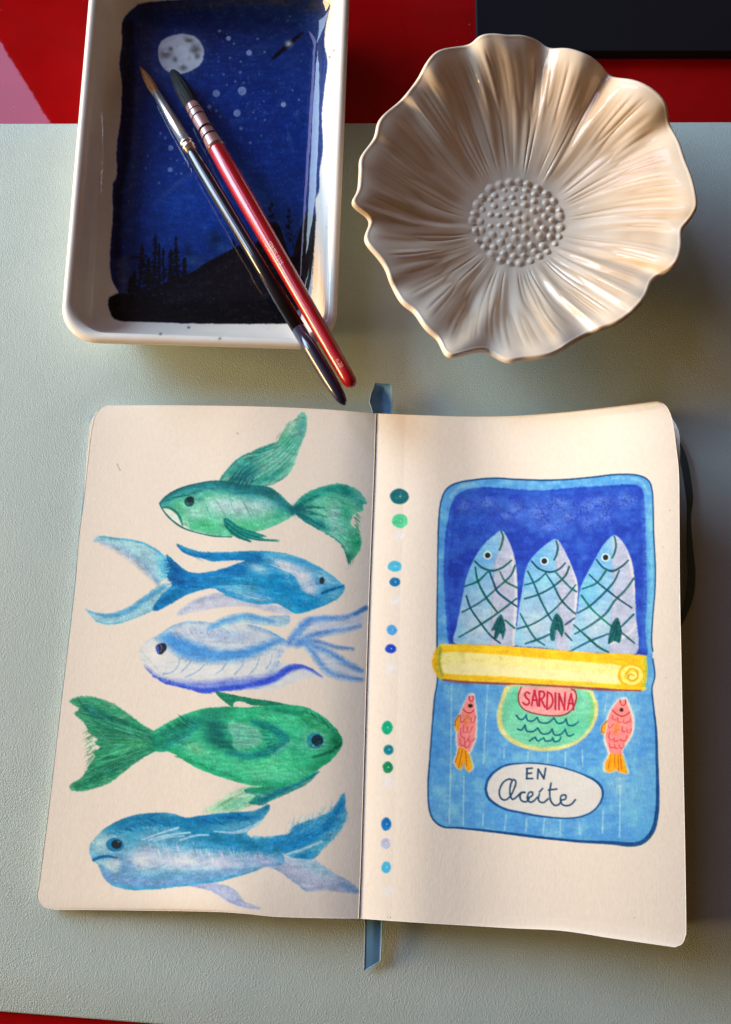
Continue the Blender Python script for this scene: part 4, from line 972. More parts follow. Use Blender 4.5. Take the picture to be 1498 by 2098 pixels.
GUT = [(770,847),(767,950),(763,1050),(757,1200),(752,1350),(746,1550),(740,1750),(735,1882)]
LT = [(226,830),(350,830),(500,832),(600,835),(690,840),(770,847)]
LBm = [(112,1864),(250,1865),(430,1868),(500,1872),(560,1878),(650,1881),(735,1882)]
LL = [(226,830),(210,834),(199,845),(193,858),(190,873),(186,895),(174,1003),(162,1098),(155,1181),(146,1265),(124,1450),(102,1640),(82,1800),(77,1830),(79,1846),(90,1859),(112,1864)]
RT = [(770,847),(850,850),(950,853),(1050,852),(1150,845),(1250,834),(1346,822)]
RR = [(1346,822),(1362,829),(1373,846),(1380,875),(1386,920),(1391,970),(1392,1050),(1393,1200),(1396,1350),(1400,1550),(1404,1750),(1406,1897),(1404,1919),(1397,1934),(1383,1941)]
RB = [(735,1882),(850,1890),(950,1896),(1050,1902),(1150,1907),(1250,1922),(1320,1932),(1383,1941)]
def z_left(u, v):
    z = .0042+.0092*sstep(-.05, .92, u)
    z = z+.0006*np.exp(-((u-.55)/.14)**2)*(1-.6*v)+.0003*np.sin(6*u+2.5*v)*u*(1-u)*2
    z = z+.0022*np.exp(-((u-.62)/.2)**2)*sstep(.8, 1, v)
    return z-.0011*np.clip((u-.86)/.14, 0, 1)**2.2
def z_right(u, v):
    z = .0117+.0042*(1-(1-np.clip(u/.22, 0, 1))**2)
    lift = (.024*(1-v)**1.1+.013*(.35+.65*v))
    z = z+lift*(.25*np.clip((u-.1)/.9, 0, 1)+.95*sstep(.30, 1.15, u))
    z = z-.0004*np.exp(-((u-.45)/.2)**2)*sstep(.5, 1, v)+.0002*np.sin(7*u+4*v)*u*(1-u)*3
    return z
def page(name, pts, z, canvas, parent, chalk):
    nv, nu = pts.shape[:2]
    u = np.linspace(0, 1, nu)[None, :]; v = np.linspace(0, 1, nv)[:, None]
    zz = np.broadcast_to(z(u, v), (nv, nu))
    V = P(pts[..., 0], pts[..., 1], zz)
    img = canvas.finish(*chalk)
    col = canvas.sample(img, pts[..., 0], pts[..., 1])
    # skirt and underside
    idx = np.arange(nv*nu).reshape(nv, nu)
    rim = np.concatenate([idx[0, :-1], idx[:-1, -1], idx[-1, :0:-1], idx[:0:-1, 0]])
    m = len(rim); Vf = V.reshape(-1, 3)
    low = Vf[rim]-(0, 0, .00028)
    b = len(Vf); i = np.arange(m)
    sk = np.stack([rim, rim[(i+1) % m], b+(i+1) % m, b+i], -1)[:, ::-1]
    su, sv = np.linspace(0, nu-1, 40).astype(int), np.linspace(0, nv-1, 60).astype(int)
    U = V[np.ix_(sv, su)]-(0, 0, .00028)
    uf = gridfaces(60, 40, b+m, flip=True)
    VV = np.vstack([Vf, low, U.reshape(-1, 3)])
    cc = np.vstack([col.reshape(-1, 3), np.ones((m+60*40, 3))])
    o = mesh(name, VV, [gridfaces(nv, nu), sk, uf], M['paper'], parent, True, cc)
    return o, V
lp = coons(LT, LBm, LL, GUT, 450, 735)
rp = coons(RT, RB, GUT, RR, 450, 770)
pl, VL = page('page', lp, z_left, paint_left_page(), book, (.75, 1.08, .98)); pl['label'] = 'page painted with five swimming fish in greens and blues'
pr, VR = page('page', rp, z_right, paint_right_page(), book, (.5, 1.02, 1.0)); pr['label'] = 'lifted page with a painted sardine tin and a column of colour dots'

def block(name, VT, inset, zoff, z0, parent, mat, spread=0.0):
    """pages below: a solid between the underside of the page VT and z0."""
    nv, nu = VT.shape[:2]
    s = VT[np.ix_(np.linspace(0, nv-1, 70).astype(int), np.linspace(0, nu-1, 50).astype(int))].copy()
    c = s.mean((0, 1)); c[2] = 0
    k = 1-inset
    top = s.copy(); top[..., :2] = c[:2]+(s[..., :2]-c[:2])*k; top[..., 2] = np.maximum(s[..., 2]-zoff, z0+.0003)
    bot = top.copy(); bot[..., 2] = z0
    idx = np.arange(70*50).reshape(70, 50)
    rim = np.concatenate([idx[0, :-1], idx[:-1, -1], idx[-1, :0:-1], idx[:0:-1, 0]]); m = len(rim); i = np.arange(m)
    V = np.vstack([top.reshape(-1, 3), bot.reshape(-1, 3)])
    sk = np.stack([rim, rim[(i+1) % m], 3500+rim[(i+1) % m], 3500+rim], -1)[:, ::-1]
    return mesh(name, V, [gridfaces(70, 50), gridfaces(70, 50, 3500, flip=True), sk], mat, parent, False)
# left: the thin stack peeks out along the outer edge
LL2 = [(226,831),(206,836),(195,847),(187,860),(184,870),(179,920),(171,1026),(163,1117),(156,1190),(148,1275),(128,1450),(106,1640),(86,1800),(81,1830),(83,1846),(94,1858),(114,1863)]
lq = coons(LT, LBm, LL2, GUT, 120, 160)
def lowfn(u, v): return z_left(u, v)-.0006
uu = np.linspace(0, 1, 120)[None]; vv = np.linspace(0, 1, 160)[:, None]
VL2 = P(lq[..., 0], lq[..., 1], np.broadcast_to(lowfn(uu, vv), (160, 120)))
block('page_block', VL2, .0, .0, .0016, book, M['block'])
# right: thick stack lying flat, hidden under the lifted page, and one more loose sheet above it
def z_stack(u, v): return .0108+.0042*(1-(1-np.clip(u/.16, 0, 1))**2)-.003*sstep(.8, 1, u)+0*v
RR2 = [(x-46, y+(6 if y < 900 else (-26 if y > 1880 else 0))) for x, y in RR]
RT2 = [(770,850),(850,853),(1000,858),(1150,861),(1300,828+32)]; RT2[-1] = RR2[0]
RT2 = [(770,850),(900,855),(1050,858),(1180,852),(RR2[0][0], RR2[0][1])]
RB2 = [(735,1880),(850,1883),(1000,1886),(1150,1893),(1260,1905),(RR2[-1][0], RR2[-1][1])]
rq = coons(RT2, RB2, [(770,850)]+GUT[1:-1]+[(735,1880)], RR2, 120, 160)
VR2 = P(rq[..., 0], rq[..., 1], np.broadcast_to(z_stack(uu, vv), (160, 120)))
block('page_block', VR2, .0, .0, .0016, book, M['block'])
# loose sheet under the lifted page
RR3 = [(1350,836),(1366,843),(1378,858),(1389,878),(1393,900),(1393,960),(1390,1050),(1388,1200),(1390,1350),(1392,1550),(1394,1750),(1394,1880),(1391,1900),(1384,1915),(1370,1922)]
RT3 = [(770,849),(900,855),(1050,857),(1180,850),(1350,836)]
RB3 = [(735,1881),(850,1888),(1000,1896),(1150,1903),(1260,1914),(1370,1922)]
rs = coons(RT3, RB3, [(770,849)]+GUT[1:-1]+[(735,1881)], RR3, 80, 120)
u3 = np.linspace(0, 1, 80)[None]; v3 = np.linspace(0, 1, 120)[:, None]
zs = z_right(u3, v3)-.0005-.0085*sstep(.45, 1, u3)*(1-.35*v3)
VS = P(rs[..., 0], rs[..., 1], zs)
Vb = VS-(0, 0, .0003)
nS = 80*120; ids = np.arange(nS).reshape(120, 80); rim = np.concatenate([ids[0, :-1], ids[:-1, -1], ids[-1, :0:-1], ids[:0:-1, 0]]); i = np.arange(len(rim))
mesh('loose_page', np.vstack([VS.reshape(-1, 3), Vb.reshape(-1, 3)]), [gridfaces(120, 80), gridfaces(120, 80, nS, flip=True), np.stack([rim, rim[(i+1) % len(rim)], nS+rim[(i+1) % len(rim)], nS+rim], -1)[:, ::-1]], M['paper'], book, True, np.full((2*nS, 3), .97))
# soft cover under both stacks
cl = [LL2[k] for k in range(len(LL2))]
cov = P([187, 770, 1338, 1352, 735, 92], [862, 856, 880, 1872, 1868, 1850], .0008)
cov = np.array(cov); n = 12
lc = np.vstack([cov[i]+(cov[(i+1) % 6]-cov[i])*np.linspace(0, 1, n, endpoint=False)[:, None] for i in range(6)])[::-1]
rings('cover', np.array([lc*[1, 1, 0]+(0, 0, .0001), lc*[1, 1, 0]+(0, 0, .0015)]), M['cover'], book, smooth=False)
tipc = P([186, 193, 196, 189], [856, 847, 852, 866], .0034)
mesh('cover_corner', np.vstack([tipc, tipc-(0, 0, .0018)]), [(0, 1, 2, 3)[::-1], (4, 5, 6, 7), (0, 1, 5, 4), (1, 2, 6, 5), (2, 3, 7, 6), (3, 0, 4, 7)], m_plain('cover_turn_in', (.25, .45, .75), .6), book, False)
# sewn thread in the gutter
def tube(name, pts, r, mat, parent, nseg=8, taper=True):
    p = np.array(pts, float); k = len(p); R = []
    for j in range(k):
        d = p[min(j+1, k-1)]-p[max(j-1, 0)]; d /= np.linalg.norm(d)
        a = np.cross(d, (0, 0, 1.0)); a /= np.linalg.norm(a); b = np.cross(a, d)
        t = np.linspace(0, 2*math.pi, nseg, endpoint=False); rr = r*(.35 if taper and j in (0, k-1) else 1)
        R.append(p[j]+rr*(np.cos(t)[:, None]*a+np.sin(t)[:, None]*b))
    return rings(name, np.array(R), mat, parent)
gz = .0112
for ya, yb in ((925, 1004), (1108, 1184), (1288, 1371), (1483, 1562), (1684, 1767)):
    g = curve_y(GUT, 400)
    ys = np.linspace(ya, yb, 14); xs = np.interp(ys, g[:, 1], g[:, 0])+2.6
    tube('stitch', P(xs, ys, gz+.0002+.0002*np.sin(np.linspace(0, math.pi, 14))), .0002, M['thread'], book)
# elastic closure standing off the right edge
ein = [(1370,892),(1392,935),(1404,1000),(1408,1040),(1408,1110),(1410,1185),(1402,1240),(1380,1290)]
eo = [(1386,890),(1408,940),(1420,1015),(1416,1062),(1420,1120),(1425,1182),(1417,1236),(1390,1296)]
a = catmull(ein, False, 8); b = catmull(eo, False, 8)
Ei = P(a[:, 0], a[:, 1], .0052); Eo = P(b[:, 0], b[:, 1], .0030)
Rg = np.stack([Ei, Eo, Eo-(0, 0, .0007), Ei-(0, 0, .0007)], 1)
rings('elastic_band', Rg, M['elastic'], book, smooth=False)
# ribbon bookmark: a folded loop beyond the top edge and a cut tail beyond the bottom edge
def strip(name, left, right, th=.00022):
    L_ = np.array(left); R_ = np.array(right)
    up = np.array((0, 0, th))
    return rings(name, np.stack([L_, (L_+R_)/2+up*.6, R_, R_-up, (L_+R_)/2-up*.4, L_-up], 1), M['ribbon'], book)
t = np.linspace(0, 1, 30)
def path(pts, zs):
    c = catmull(pts, False, 10); return P(c[:, 0], c[:, 1], np.interp(np.linspace(0, 1, len(c)), np.linspace(0, 1, len(zs)), zs))
def sheet(name, rows, nu=9):
    """rows: (y, x0, x1, z0, zmid, z1) down the picture; a thin satin sheet."""
    A_ = np.array([r if len(r) == 7 else (*r, r[0]+3) for r in rows], float); tt = np.linspace(0, len(rows)-1, 40)
    A_ = np.stack([np.interp(tt, np.arange(len(rows)), A_[:, k]) for k in range(7)], 1)
    G_ = []
    for y, x0, x1, z0, zm, z1, y1 in A_:
        w = np.linspace(0, 1, nu); zz = np.interp(w, [0, .5, 1], [z0, zm, z1])
        G_.append(P(x0+(x1-x0)*w, y+(y1-y)*w, zz))
    G_ = np.array(G_); G2 = G_-(0, 0, .0002); nn = 40*nu
    ids_ = np.arange(nn).reshape(40, nu); rm_ = np.concatenate([ids_[0, :-1], ids_[:-1, -1], ids_[-1, :0:-1], ids_[:0:-1, 0]]); i_ = np.arange(len(rm_))
    o_ = mesh(name, np.vstack([G_.reshape(-1, 3), G2.reshape(-1, 3)]), [gridfaces(40, nu), gridfaces(40, nu, nn, flip=True), np.stack([rm_, rm_[(i_+1) % len(rm_)], nn+rm_[(i_+1) % len(rm_)], nn+rm_], -1)[:, ::-1]], M['ribbon'], book)
    return o_, G_
def picot(o_, line, r, a=0, b=None):
    """pale stitched edge of the ribbon."""
    p = line[a:b]; q = np.array([p[0]+(p[-1]-p[0])*0 for _ in range(1)])
    R_ = []
    for j in range(len(p)):
        d = p[min(j+1, len(p)-1)]-p[max(j-1, 0)]; d = d/np.linalg.norm(d); a_ = np.cross(d, (0, 0, 1.0)); a_ /= np.linalg.norm(a_); b_ = np.cross(a_, d)
        an = np.linspace(0, 2*math.pi, 6, endpoint=False); rr_ = r*(1.0 if j % 2 else .35)
        R_.append(p[j]+rr_*(np.cos(an)[:, None]*a_+np.sin(an)[:, None]*b_))
    c_ = rings('picot_edge', np.array(R_), M['piping'], book); c_.parent = o_
o1, g1 = sheet('ribbon', [(784, 769, 801, .0080, .0084, .0080), (790, 767, 803, .0076, .0072, .0082), (808, 760, 803, .0088, .0052, .0078), (824, 757, 803, .0100, .0050, .0072), (838, 762, 802, .0104, .0060, .0070), (862, 768, 800, .0098, .0080, .0080)])
picot(o1, g1[:, 0], .00022, 8, 38); picot(o1, g1[:, -1], .00026, 18, 38)
o2, g2 = sheet('ribbon', [(1868, 747, 782, .0050, .0054, .0050), (1890, 748, 783, .0050, .0054, .0050), (1915, 748, 782, .0046, .0050, .0046), (1945, 747, 781, .0040, .0042, .0040), (1990, 746, 780, .0024, .0028, .0030, 1969)])
picot(o2, g2[:, 0], .00026, 6, 39); picot(o2, g2[:, -1], .00026, 6, 39)

# ------------------------------------------------------------------ the painted tray
TRZ = .026
tray = thing('ceramic_tray', tuple(map(float, P(415, 420, 0)[:2]))+(0.0,), 'white glazed rectangular tray painted with a moonlit night sky and trees', 'tray')
qc = P([186, 719, 687, 119], [-75, -75, 715, 698], TRZ)[:, :2]           # TL TR BR BL
def rquad(d, r, m_edge=150, m_arc=50):
    """outline of the tray pulled in by d, corner radius r."""
    c = qc[::-1]                                                          # BL BR TR TL: counter-clockwise
    nrm = []; 
    for i in range(4):
        e = c[(i+1) % 4]-c[i]; e = e/np.linalg.norm(e); nrm.append(np.array([-e[1], e[0]]))
    off = []
    for i in range(4):
        n0, n1 = nrm[i-1], nrm[i]
        A = np.array([n0, n1]); rhs = np.array([n0@(c[i]+n0*d), n1@(c[i]+n1*d)]); off.append(np.linalg.solve(A, rhs))
    off = np.array(off); out = []
    for i in range(4):
        p = off[i]; e0 = off[i-1]-p; e1 = off[(i+1) % 4]-p; e0 /= np.linalg.norm(e0); e1 /= np.linalg.norm(e1)
        half = math.acos(np.clip(e0@e1, -1, 1))/2; bis = (e0+e1)/np.linalg.norm(e0+e1); cc = p+bis*r/math.sin(half)
        a0 = math.atan2(*(p+e0*r/math.tan(half)-cc)[::-1]); a1 = math.atan2(*(p+e1*r/math.tan(half)-cc)[::-1])
        da = (a1-a0+math.pi) % (2*math.pi)-math.pi
        tt = a0+da*np.linspace(0, 1, m_arc); out.append(cc+r*np.stack([np.cos(tt), np.sin(tt)], -1))
        q = off[(i+1) % 4]; s = out[-1][-1]
        f0 = off[i]-q; f1 = off[(i+2) % 4]-q; f0 /= np.linalg.norm(f0); f1 /= np.linalg.norm(f1); h2 = math.acos(np.clip(f0@f1, -1, 1))/2
        t_ = q+f0*r/math.tan(h2); out.append(s+(t_-s)*np.linspace(0, 1, m_edge+2)[1:-1, None])
    return np.vstack(out)
prof = [(.0150, .0, .009), (.0140, .0012, .010), (.0115, .0060, .0115), (.0070, .0130, .013), (.0030, .0200, .0150), (.0010, .0222, .0160), (.0002, .0236, .0165), (.0, .0246, .0165), (.0004, .0254, .0164), (.0012, .0260, .0162), (.0022, .0262, .0158), (.0032, .0260, .0154), (.0040, .0255, .0151), (.0047, .0247, .0148), (.0052, .0236, .0146)]
for k in np.linspace(0, 1, 60)[1:]:                                      # inner wall: steep, then a wide fillet into the floor
    ang = k*math.pi/2
    prof.append((.0053+.0145*(1-math.cos(ang))**.8, .0078+.0156*(1-math.sin(ang)), .0146-.0046*k))
R = []
for d, z, r in prof:
    o = rquad(d, r); R.append(np.concatenate([o, np.full((len(o), 1), z)], 1))
fl = R[-1]; fc = fl.mean(0)
for k in (1-np.linspace(0, 1, 165)[1:-1]): R.append(fc+(fl-fc)*(k, k, 1)-(0, 0, .0004*(1-k*k)))
R = np.array(R)
px, py = PX(R)
cv = paint_tray(); img = cv.finish(.7, 1.1, .78); col = cv.sample(img, px, py)
col[:9] = 1.0
rings('tray_body', R, M['tray'], tray, True, True, col)

# ------------------------------------------------------------------ brushes resting in the tray
def brush(tip, tipz, rim, rimz, end):
    A = P(*tip, tipz); B = P(*rim, rimz); d = (B-A)/np.linalg.norm(B-A)
    best = min(np.linspace(.08, .26, 1801), key=lambda s: np.hypot(*(np.array(PX(A+d*s))-end)))
    E = A+d*best
    pos = lambda q: min(np.linspace(0, best, 1501), key=lambda s: np.hypot(*(np.array(PX(A+d*s))-q)))
    return A, E, best, pos
def tuft(A, E, prof, mat, parent, n, r, seed, ragged):
    A = np.array(A, float); E = np.array(E, float); d = (E-A)/np.linalg.norm(E-A)
    u = np.cross(d, (0, 0, 1.0)); u /= np.linalg.norm(u); v = np.cross(u, d)
    rg = np.random.default_rng(seed); V_ = []; F_ = []
    ss = np.array([q[0] for q in prof]); rr = np.array([q[1] for q in prof]); S1 = ss[-1]
    core = rings('bristles', np.array([A+d*a_+b_*.93*(np.cos(np.linspace(0, 2*math.pi, 20, endpoint=False))[:, None]*u+np.sin(np.linspace(0, 2*math.pi, 20, endpoint=False))[:, None]*v) for a_, b_ in prof]), mat, parent)
    for k in range(n):
        an = 2*math.pi*(k+rg.random())/n; tw = rg.normal(0, .25); s0 = abs(rg.normal(0, ragged)); kk = rg.uniform(.9, 1.05)
        sv = np.linspace(s0, S1, 9); base = len(V_)
        for j, s_ in enumerate(sv):
            a_ = an+tw*(1-s_/S1); R_ = np.interp(s_, ss, rr)*kk
            c_ = A+d*s_+R_*(math.cos(a_)*u+math.sin(a_)*v); w_ = r*(.25+.75*min(1, j/4))
            t1 = -math.sin(a_)*u+math.cos(a_)*v; t2 = math.cos(a_)*u+math.sin(a_)*v
            V_ += [c_+t1*w_, c_+t2*w_*1.1, c_-t1*w_]
        for j in range(8):
            q = base+3*j
            F_ += [(q, q+3, q+4, q+1), (q+1, q+4, q+5, q+2)]
    o_ = mesh('hair', np.array(V_), np.array(F_), mat, parent, True); o_.parent = core; o_['kind'] = 'stuff'
    return core
# slim black brush with a pointed sable tip
A, E, Ln, pos = brush((287, 137), .0095, (622, 690), .0294, np.array((707, 830)))
b1 = thing('paint_brush', tuple(map(float, A)), 'slim black round brush with pointed brown hair resting in the painted tray', 'paint brush')
f0, f1 = pos((316, 192)), pos((388, 315))
tuft(A, E, [(0, .00015), (.0012, .0006), (f0*.25, .0013), (f0*.5, .0019), (f0*.75, .0021), (f0*.95, .00190), (f0+.002, .0017)], M['sable'], b1, 70, .00012, 81, .0006)
lathe('ferrule', A, E, [(f0-.0002, .0017), (f0, .00192), (f0+(f1-f0)*.5, .0027), (f1-.0062, .0029), (f1-.0058, .0033), (f1-.0050, .0033), (f1-.0046, .0029), (f1-.0034, .0029), (f1-.0030, .0033), (f1-.0022, .0033), (f1-.0018, .0028), (f1, .0029), (f1+.0002, .0026)], M['chrome'], b1)
g = Ln*.80
lathe('handle', A, E, [(f1-.001, 0.00265), (f1+.002, 0.00286), (f1+.012, 0.00318), (f1+.03, 0.00329), (f1+.06, 0.00307), (g, 0.00307)], M['black_wood'], b1)
lathe('handle_end', A, E, [(g-.0001, 0.00307), (g+.012, 0.00313), (Ln-.016, 0.00318), (Ln-.009, 0.00286), (Ln-.004, 0.00244), (Ln-.0015, 0.00170), (Ln, 0.00042)], M['purple_wood'], b1)
# thicker red mop brush with a wired quill
A2, E2, Ln2, pos2 = brush((353, 145), .0122, (652, 668), .0306, np.array((717, 797)))
b2 = thing('paint_brush', tuple(map(float, A2)), 'thicker dark red mop brush with black hair and wired quill resting in the tray', 'paint brush')
f0, f1 = pos2((398, 218)), pos2((448, 303))
tuft(A2, E2, [(0, 0.00090), (.0008, 0.00157), (f0*.15, 0.00246), (f0*.4, 0.00325), (f0*.7, 0.00358), (f0*.9, 0.00347), (f0+.002, 0.00314)], M['squirrel'], b2, 90, .00016, 82, .0012)
lathe('ferrule', A2, E2, [(f0-.001, 0.00319), (f0, 0.00353), (f0+.006, 0.00365), (f0+(f1-f0)*.55, .0034), (f1-.001, 0.00416), (f1+.0004, 0.00410)], M['quill'], b2)
for k in (.13, .27, .56, .74, .97):
    s = f0+(f1-f0)*k; rr = (.00312+.00050*k)*1.14
    lathe('wire', A2, E2, [(s-.00022, rr), (s-.00016, rr+.00014), (s, rr+.0002), (s+.00016, rr+.00014), (s+.00022, rr)], M['wire'], b2)
HP2 = [(f1-.0006, 0.00383), (f1+.001, 0.00406), (f1+.014, 0.00429), (f1+.035, 0.00429), (f1+.06, 0.00394), (Ln2-.03, 0.00336), (Ln2-.008, 0.00313), (Ln2-.0035, 0.00302), (Ln2-.0014, 0.00232), (Ln2-.0003, 0.00104), (Ln2, 0.00023)]
lathe('handle', A2, E2, HP2, M['red_wood'], b2)
def lettering(txt, A, E, s0, size, parent, roll):
    """small print along the handle, bent round it."""
    cu = bpy.data.curves.new('lettering', 'FONT'); cu.body = txt; cu.size = size; cu.extrude = 0; cu.resolution_u = 2
    tmp = bpy.data.objects.new('tmp', cu); scene.collection.objects.link(tmp)
    dg = bpy.context.evaluated_depsgraph_get(); dg.update()
    me = bpy.data.meshes.new_from_object(tmp.evaluated_get(dg))
    bpy.data.objects.remove(tmp); bpy.data.curves.remove(cu)
    A = np.array(A); d = (np.array(E)-A)/np.linalg.norm(np.array(E)-A)
    u = np.cross(d, (0, 0, 1.0)); u /= np.linalg.norm(u); v = np.cross(u, d)
    for q in me.vertices:
        x, y = q.co.x, q.co.y; rad = float(np.interp(s0+x, [h[0] for h in HP2], [h[1] for h in HP2])); an = roll+(y/rad)
        w = A+d*(s0+x)+(rad+.00008)*(math.cos(an)*v-math.sin(an)*u)
        q.co = Vector(w)-parent.location
    me.materials.clear(); me.materials.append(M['gold'])
    return link(bpy.data.objects.new('lettering', me), parent)
lettering('SERIES 1215', A2, E2, pos2((556, 506)), .0025, b2, -.45)
lettering('n.20', A2, E2, pos2((688, 745)), .0025, b2, -.35)

# ------------------------------------------------------------------ the flower bowl
rim_px = """725,412 740,391 744,348 745,322 772,282 783,247 825,207 860,165 876,135 902,107 964,94 982,77 1014,73 1038,77 1073,77 1105,88 1123,102 1163,103 1206,119 1233,140 1249,159 1297,167 1334,186 1361,215 1367,252 1387,290 1398,327 1414,370 1423,412 1422,427 1408,451 1392,469 1390,506 1376,541 1334,570 1320,602 1296,629 1264,653 1217,672 1179,693 1142,714 1121,722 1073,728 1041,734 1014,722 998,712 961,715 929,725 913,717 902,690 876,666 854,632 828,613 806,576 796,544 780,520 758,496 753,480 764,453 753,435 732,421"""
rp_ = np.array([tuple(map(float, q.split(','))) for q in rim_px.split()])
rp_ = catmull(rp_, True, 14)
RIMZ, DZ = .0410, .0195
Cw = P(1059, 456, DZ)
Wr = P(rp_[:, 0], rp_[:, 1], RIMZ)
th = np.unwrap(np.arctan2(Wr[:, 1]-Cw[1], Wr[:, 0]-Cw[0])); rr = np.hypot(Wr[:, 0]-Cw[0], Wr[:, 1]-Cw[1])
if th[-1] < th[0]: th = th[::-1]; rr = rr[::-1]
NT = 1100
T = np.linspace(0, 2*math.pi, NT, endpoint=False)
o = np.argsort(th % (2*math.pi)); tb_ = (th % (2*math.pi))[o]; rb_ = rr[o]
rad = np.interp(T, np.r_[tb_-2*math.pi, tb_, tb_+2*math.pi], np.r_[rb_, rb_, rb_])
def csm(a, w):
    k = np.exp(-.5*(np.arange(-3*w, 3*w+1)/w)**2); k /= k.sum()
    return np.convolve(np.r_[a[-3*w:], a, a[:3*w]], k, 'valid')
rad = csm(rad, 4)
hp = csm(rad, 4)-csm(rad, 42); hp /= np.abs(hp).max()
def ang_of(q):
    w = P(q[0], q[1], RIMZ); return math.atan2(w[1]-Cw[1], w[0]-Cw[0]) % (2*math.pi)
notch = sorted(ang_of(q) for q in ((764,453),(772,282),(825,207),(964,94),(1123,102),(1249,159),(1377,270),(1402,460),(1334,570),(1179,693),(998,712),(902,690),(806,576)))
def pnoise(freq, seed):
    r = np.random.default_rng(seed).random(freq); x = T/(2*math.pi)*freq; i = x.astype(int) % freq; f = x-np.floor(x); f = f*f*(3-2*f)
    return r[i]*(1-f)+r[(i+1) % freq]*f
nt = np.array(notch); nx = np.r_[nt, nt[0]+2*math.pi]
k = np.searchsorted(nt, T, side='right')-1
a0 = np.where(k >= 0, nt[k], nt[-1]-2*math.pi); a1 = np.where(k >= 0, nx[k+1], nt[0])
ph = (T-a0)/(a1-a0)                                                      # 0..1 across a petal
arch = csm(np.sin(math.pi*ph)**.8, 9)
saw = csm(ph, 7)
SS = np.concatenate([np.linspace(.0, .30, 10), np.linspace(.32, .965, 104), np.linspace(.975, .998, 6)])
inner = []; cols = []
warpn = pnoise(9, 31)*2-1
fA, fB, fC, fD, fE = pnoise(170, 11), pnoise(108, 12), pnoise(230, 13), pnoise(72, 14), pnoise(33, 15)
def shift(a, sh):                                                        # periodic resample
    return np.interp((T+sh) % (2*math.pi), np.r_[T, 2*math.pi], np.r_[a, a[0]])
for s in SS:
    x = np.clip((s-.27)/.73, 0, 1)
    z = DZ+(RIMZ-DZ)*(1.10*x**1.30-.10*x**7)
    e_f = sstep(.06, .22, x)*(1-sstep(.80, .97, x))
    e_p = sstep(.25, .95, x)
    sh = .10*np.sin(2*T+1.3)*x*x+.05*warpn*x
    big = .0030*(shift(arch, 0)-.5)*e_p+.0034*(shift(saw, 0)-.5)*e_p+.0044*hp*sstep(.5, 1, x)+.0016*(shift(fE, sh)-.5)*sstep(.2, .6, x)
    mid = .0019*(shift(fD, sh)-.5)*sstep(.12, .45, x)*(1-.35*sstep(.85, 1, x))
    mixf = sstep(.35, .7, x)
    fr = (1-mixf)*shift(fB, sh)+mixf*(.6*shift(fA, sh)+.4*shift(fC, sh*1.1))
    ridge = np.abs(fr*2-1)
    fine = -.00054*(1-ridge)**1.2*e_f
    dome = .0016*(1-(s/.27)**2) if s < .27 else 0.0
    zz = z+big+mid+fine+dome
    R_ = rad*s*(1-.010*e_p*(1-arch))
    base = np.stack([Cw[0]+R_*np.cos(T), Cw[1]+R_*np.sin(T), np.full(NT, float(z))], -1)
    kx = float(sstep(.3, .9, x)); bx, by = PX(base)                       # ruffles keep the traced outline of the rim
    inner.append(base*(1-kx)+P(bx, by, zz)*kx); inner[-1][:, 2] = zz
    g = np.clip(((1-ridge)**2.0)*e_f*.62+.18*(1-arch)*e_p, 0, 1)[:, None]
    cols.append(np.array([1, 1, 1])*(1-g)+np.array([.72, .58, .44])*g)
rimline = inner[-1]
outer = []
for dr, dz in ((.0004, .0003), (.0010, .0003), (.0016, -.0001), (.0020, -.0009), (.0021, -.0019), (.0016, -.0031), (.0004, -.0042)):
    n_ = np.stack([np.cos(T), np.sin(T), 0*T], -1); outer.append(rimline+n_*dr+(0, 0, dz))
last = outer[-1]
for s in np.linspace(.97, .36, 26):
    x = np.clip((s-.27)/.73, 0, 1)
    src = rimline*1.0
    zc = DZ+(RIMZ-DZ)*(1.10*x**1.30-.10*x**7)-.0050
    wav = (rimline[:, 2]-RIMZ)*sstep(.3, 1, x)
    outer.append(np.stack([Cw[0]+rad*s*np.cos(T), Cw[1]+rad*s*np.sin(T), np.maximum(zc+wav, .004)], -1))
rf = rad.mean()*.36; rm = csm(rad, 60)
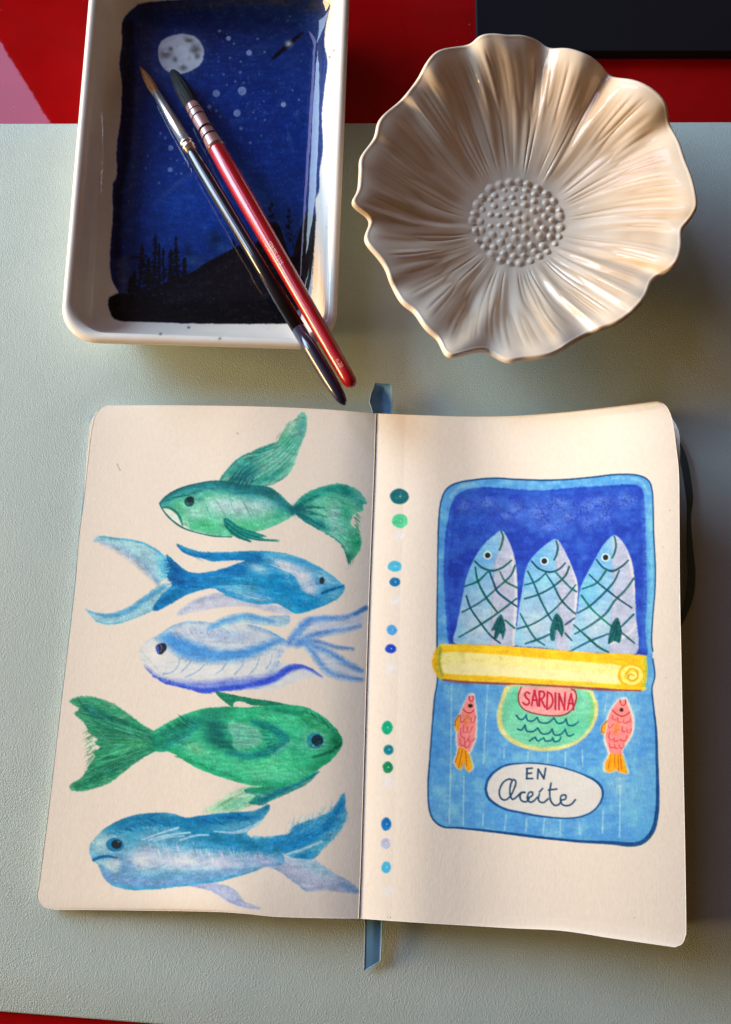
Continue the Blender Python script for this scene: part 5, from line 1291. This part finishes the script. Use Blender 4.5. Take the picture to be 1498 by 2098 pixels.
for r_, z_ in ((rm*.355, .003), (rm*.35, .0004), (rm*.33, .0001), (rm*.31, .0006), (rm*.30, .004), (rm*.1, .0045)):
    outer.append(np.stack([Cw[0]+r_*np.cos(T), Cw[1]+r_*np.sin(T), np.full(NT, z_)], -1))
Rb = np.array([inner[0]*1.0]+inner[1:]+outer)
Rb[0, :, :2] = Cw[:2]+(inner[1][:, :2]-Cw[:2])*.2; Rb[0, :, 2] = DZ+.0016
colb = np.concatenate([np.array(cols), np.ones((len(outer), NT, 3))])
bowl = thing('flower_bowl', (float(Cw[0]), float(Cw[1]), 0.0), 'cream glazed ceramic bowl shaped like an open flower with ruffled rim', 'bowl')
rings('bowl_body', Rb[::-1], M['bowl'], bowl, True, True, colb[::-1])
# the beads of the flower centre
rng = np.random.default_rng(4)
u_, v_ = np.meshgrid(np.linspace(0, 2*math.pi, 14, endpoint=False), np.linspace(0, math.pi/2, 6), indexing='xy')
RD = .0202
sm = None
def bead_rings(r, h):
    return np.array([[(r*q*math.cos(a), r*q*math.sin(a), h*(.5+.5*math.cos(math.pi*q))-.00012) for a in np.linspace(0, 2*math.pi, 14, endpoint=False)] for q in (1, .86, .72, .58, .44, .30, .12)])
first = None
for fr_, cnt in ((.97, 27), (.785, 21), (.60, 16), (.41, 11), (.22, 6), (.0, 1)):
    off_ = rng.uniform(0, 6.28)
    for q in range(cnt):
        a = off_+2*math.pi*q/cnt+rng.normal(0, .03); r = RD*fr_+rng.normal(0, .0003)
        s = r/rad.mean()
        p = (Cw[0]+r*math.cos(a), Cw[1]+r*math.sin(a), DZ+.0016*(1-(min(s, .27)/.27)**2)+(.0006 if fr_ > .95 else 0))
        if first is None:
            bead = rings('bead', bead_rings(.0023, .0011)+np.array(p), M['bowl'], bowl, False, True, np.ones((7, 14, 3)), origin=p)
            bead.location = Vector(p)-bowl.location; first = bead
        else:
            bead = first.copy(); link(bead); bead.location = Vector(p)-bowl.location
        k_ = rng.uniform(.78, 1.15); bead.scale = (k_, k_*rng.uniform(.9, 1.1), rng.uniform(.7, 1.15))
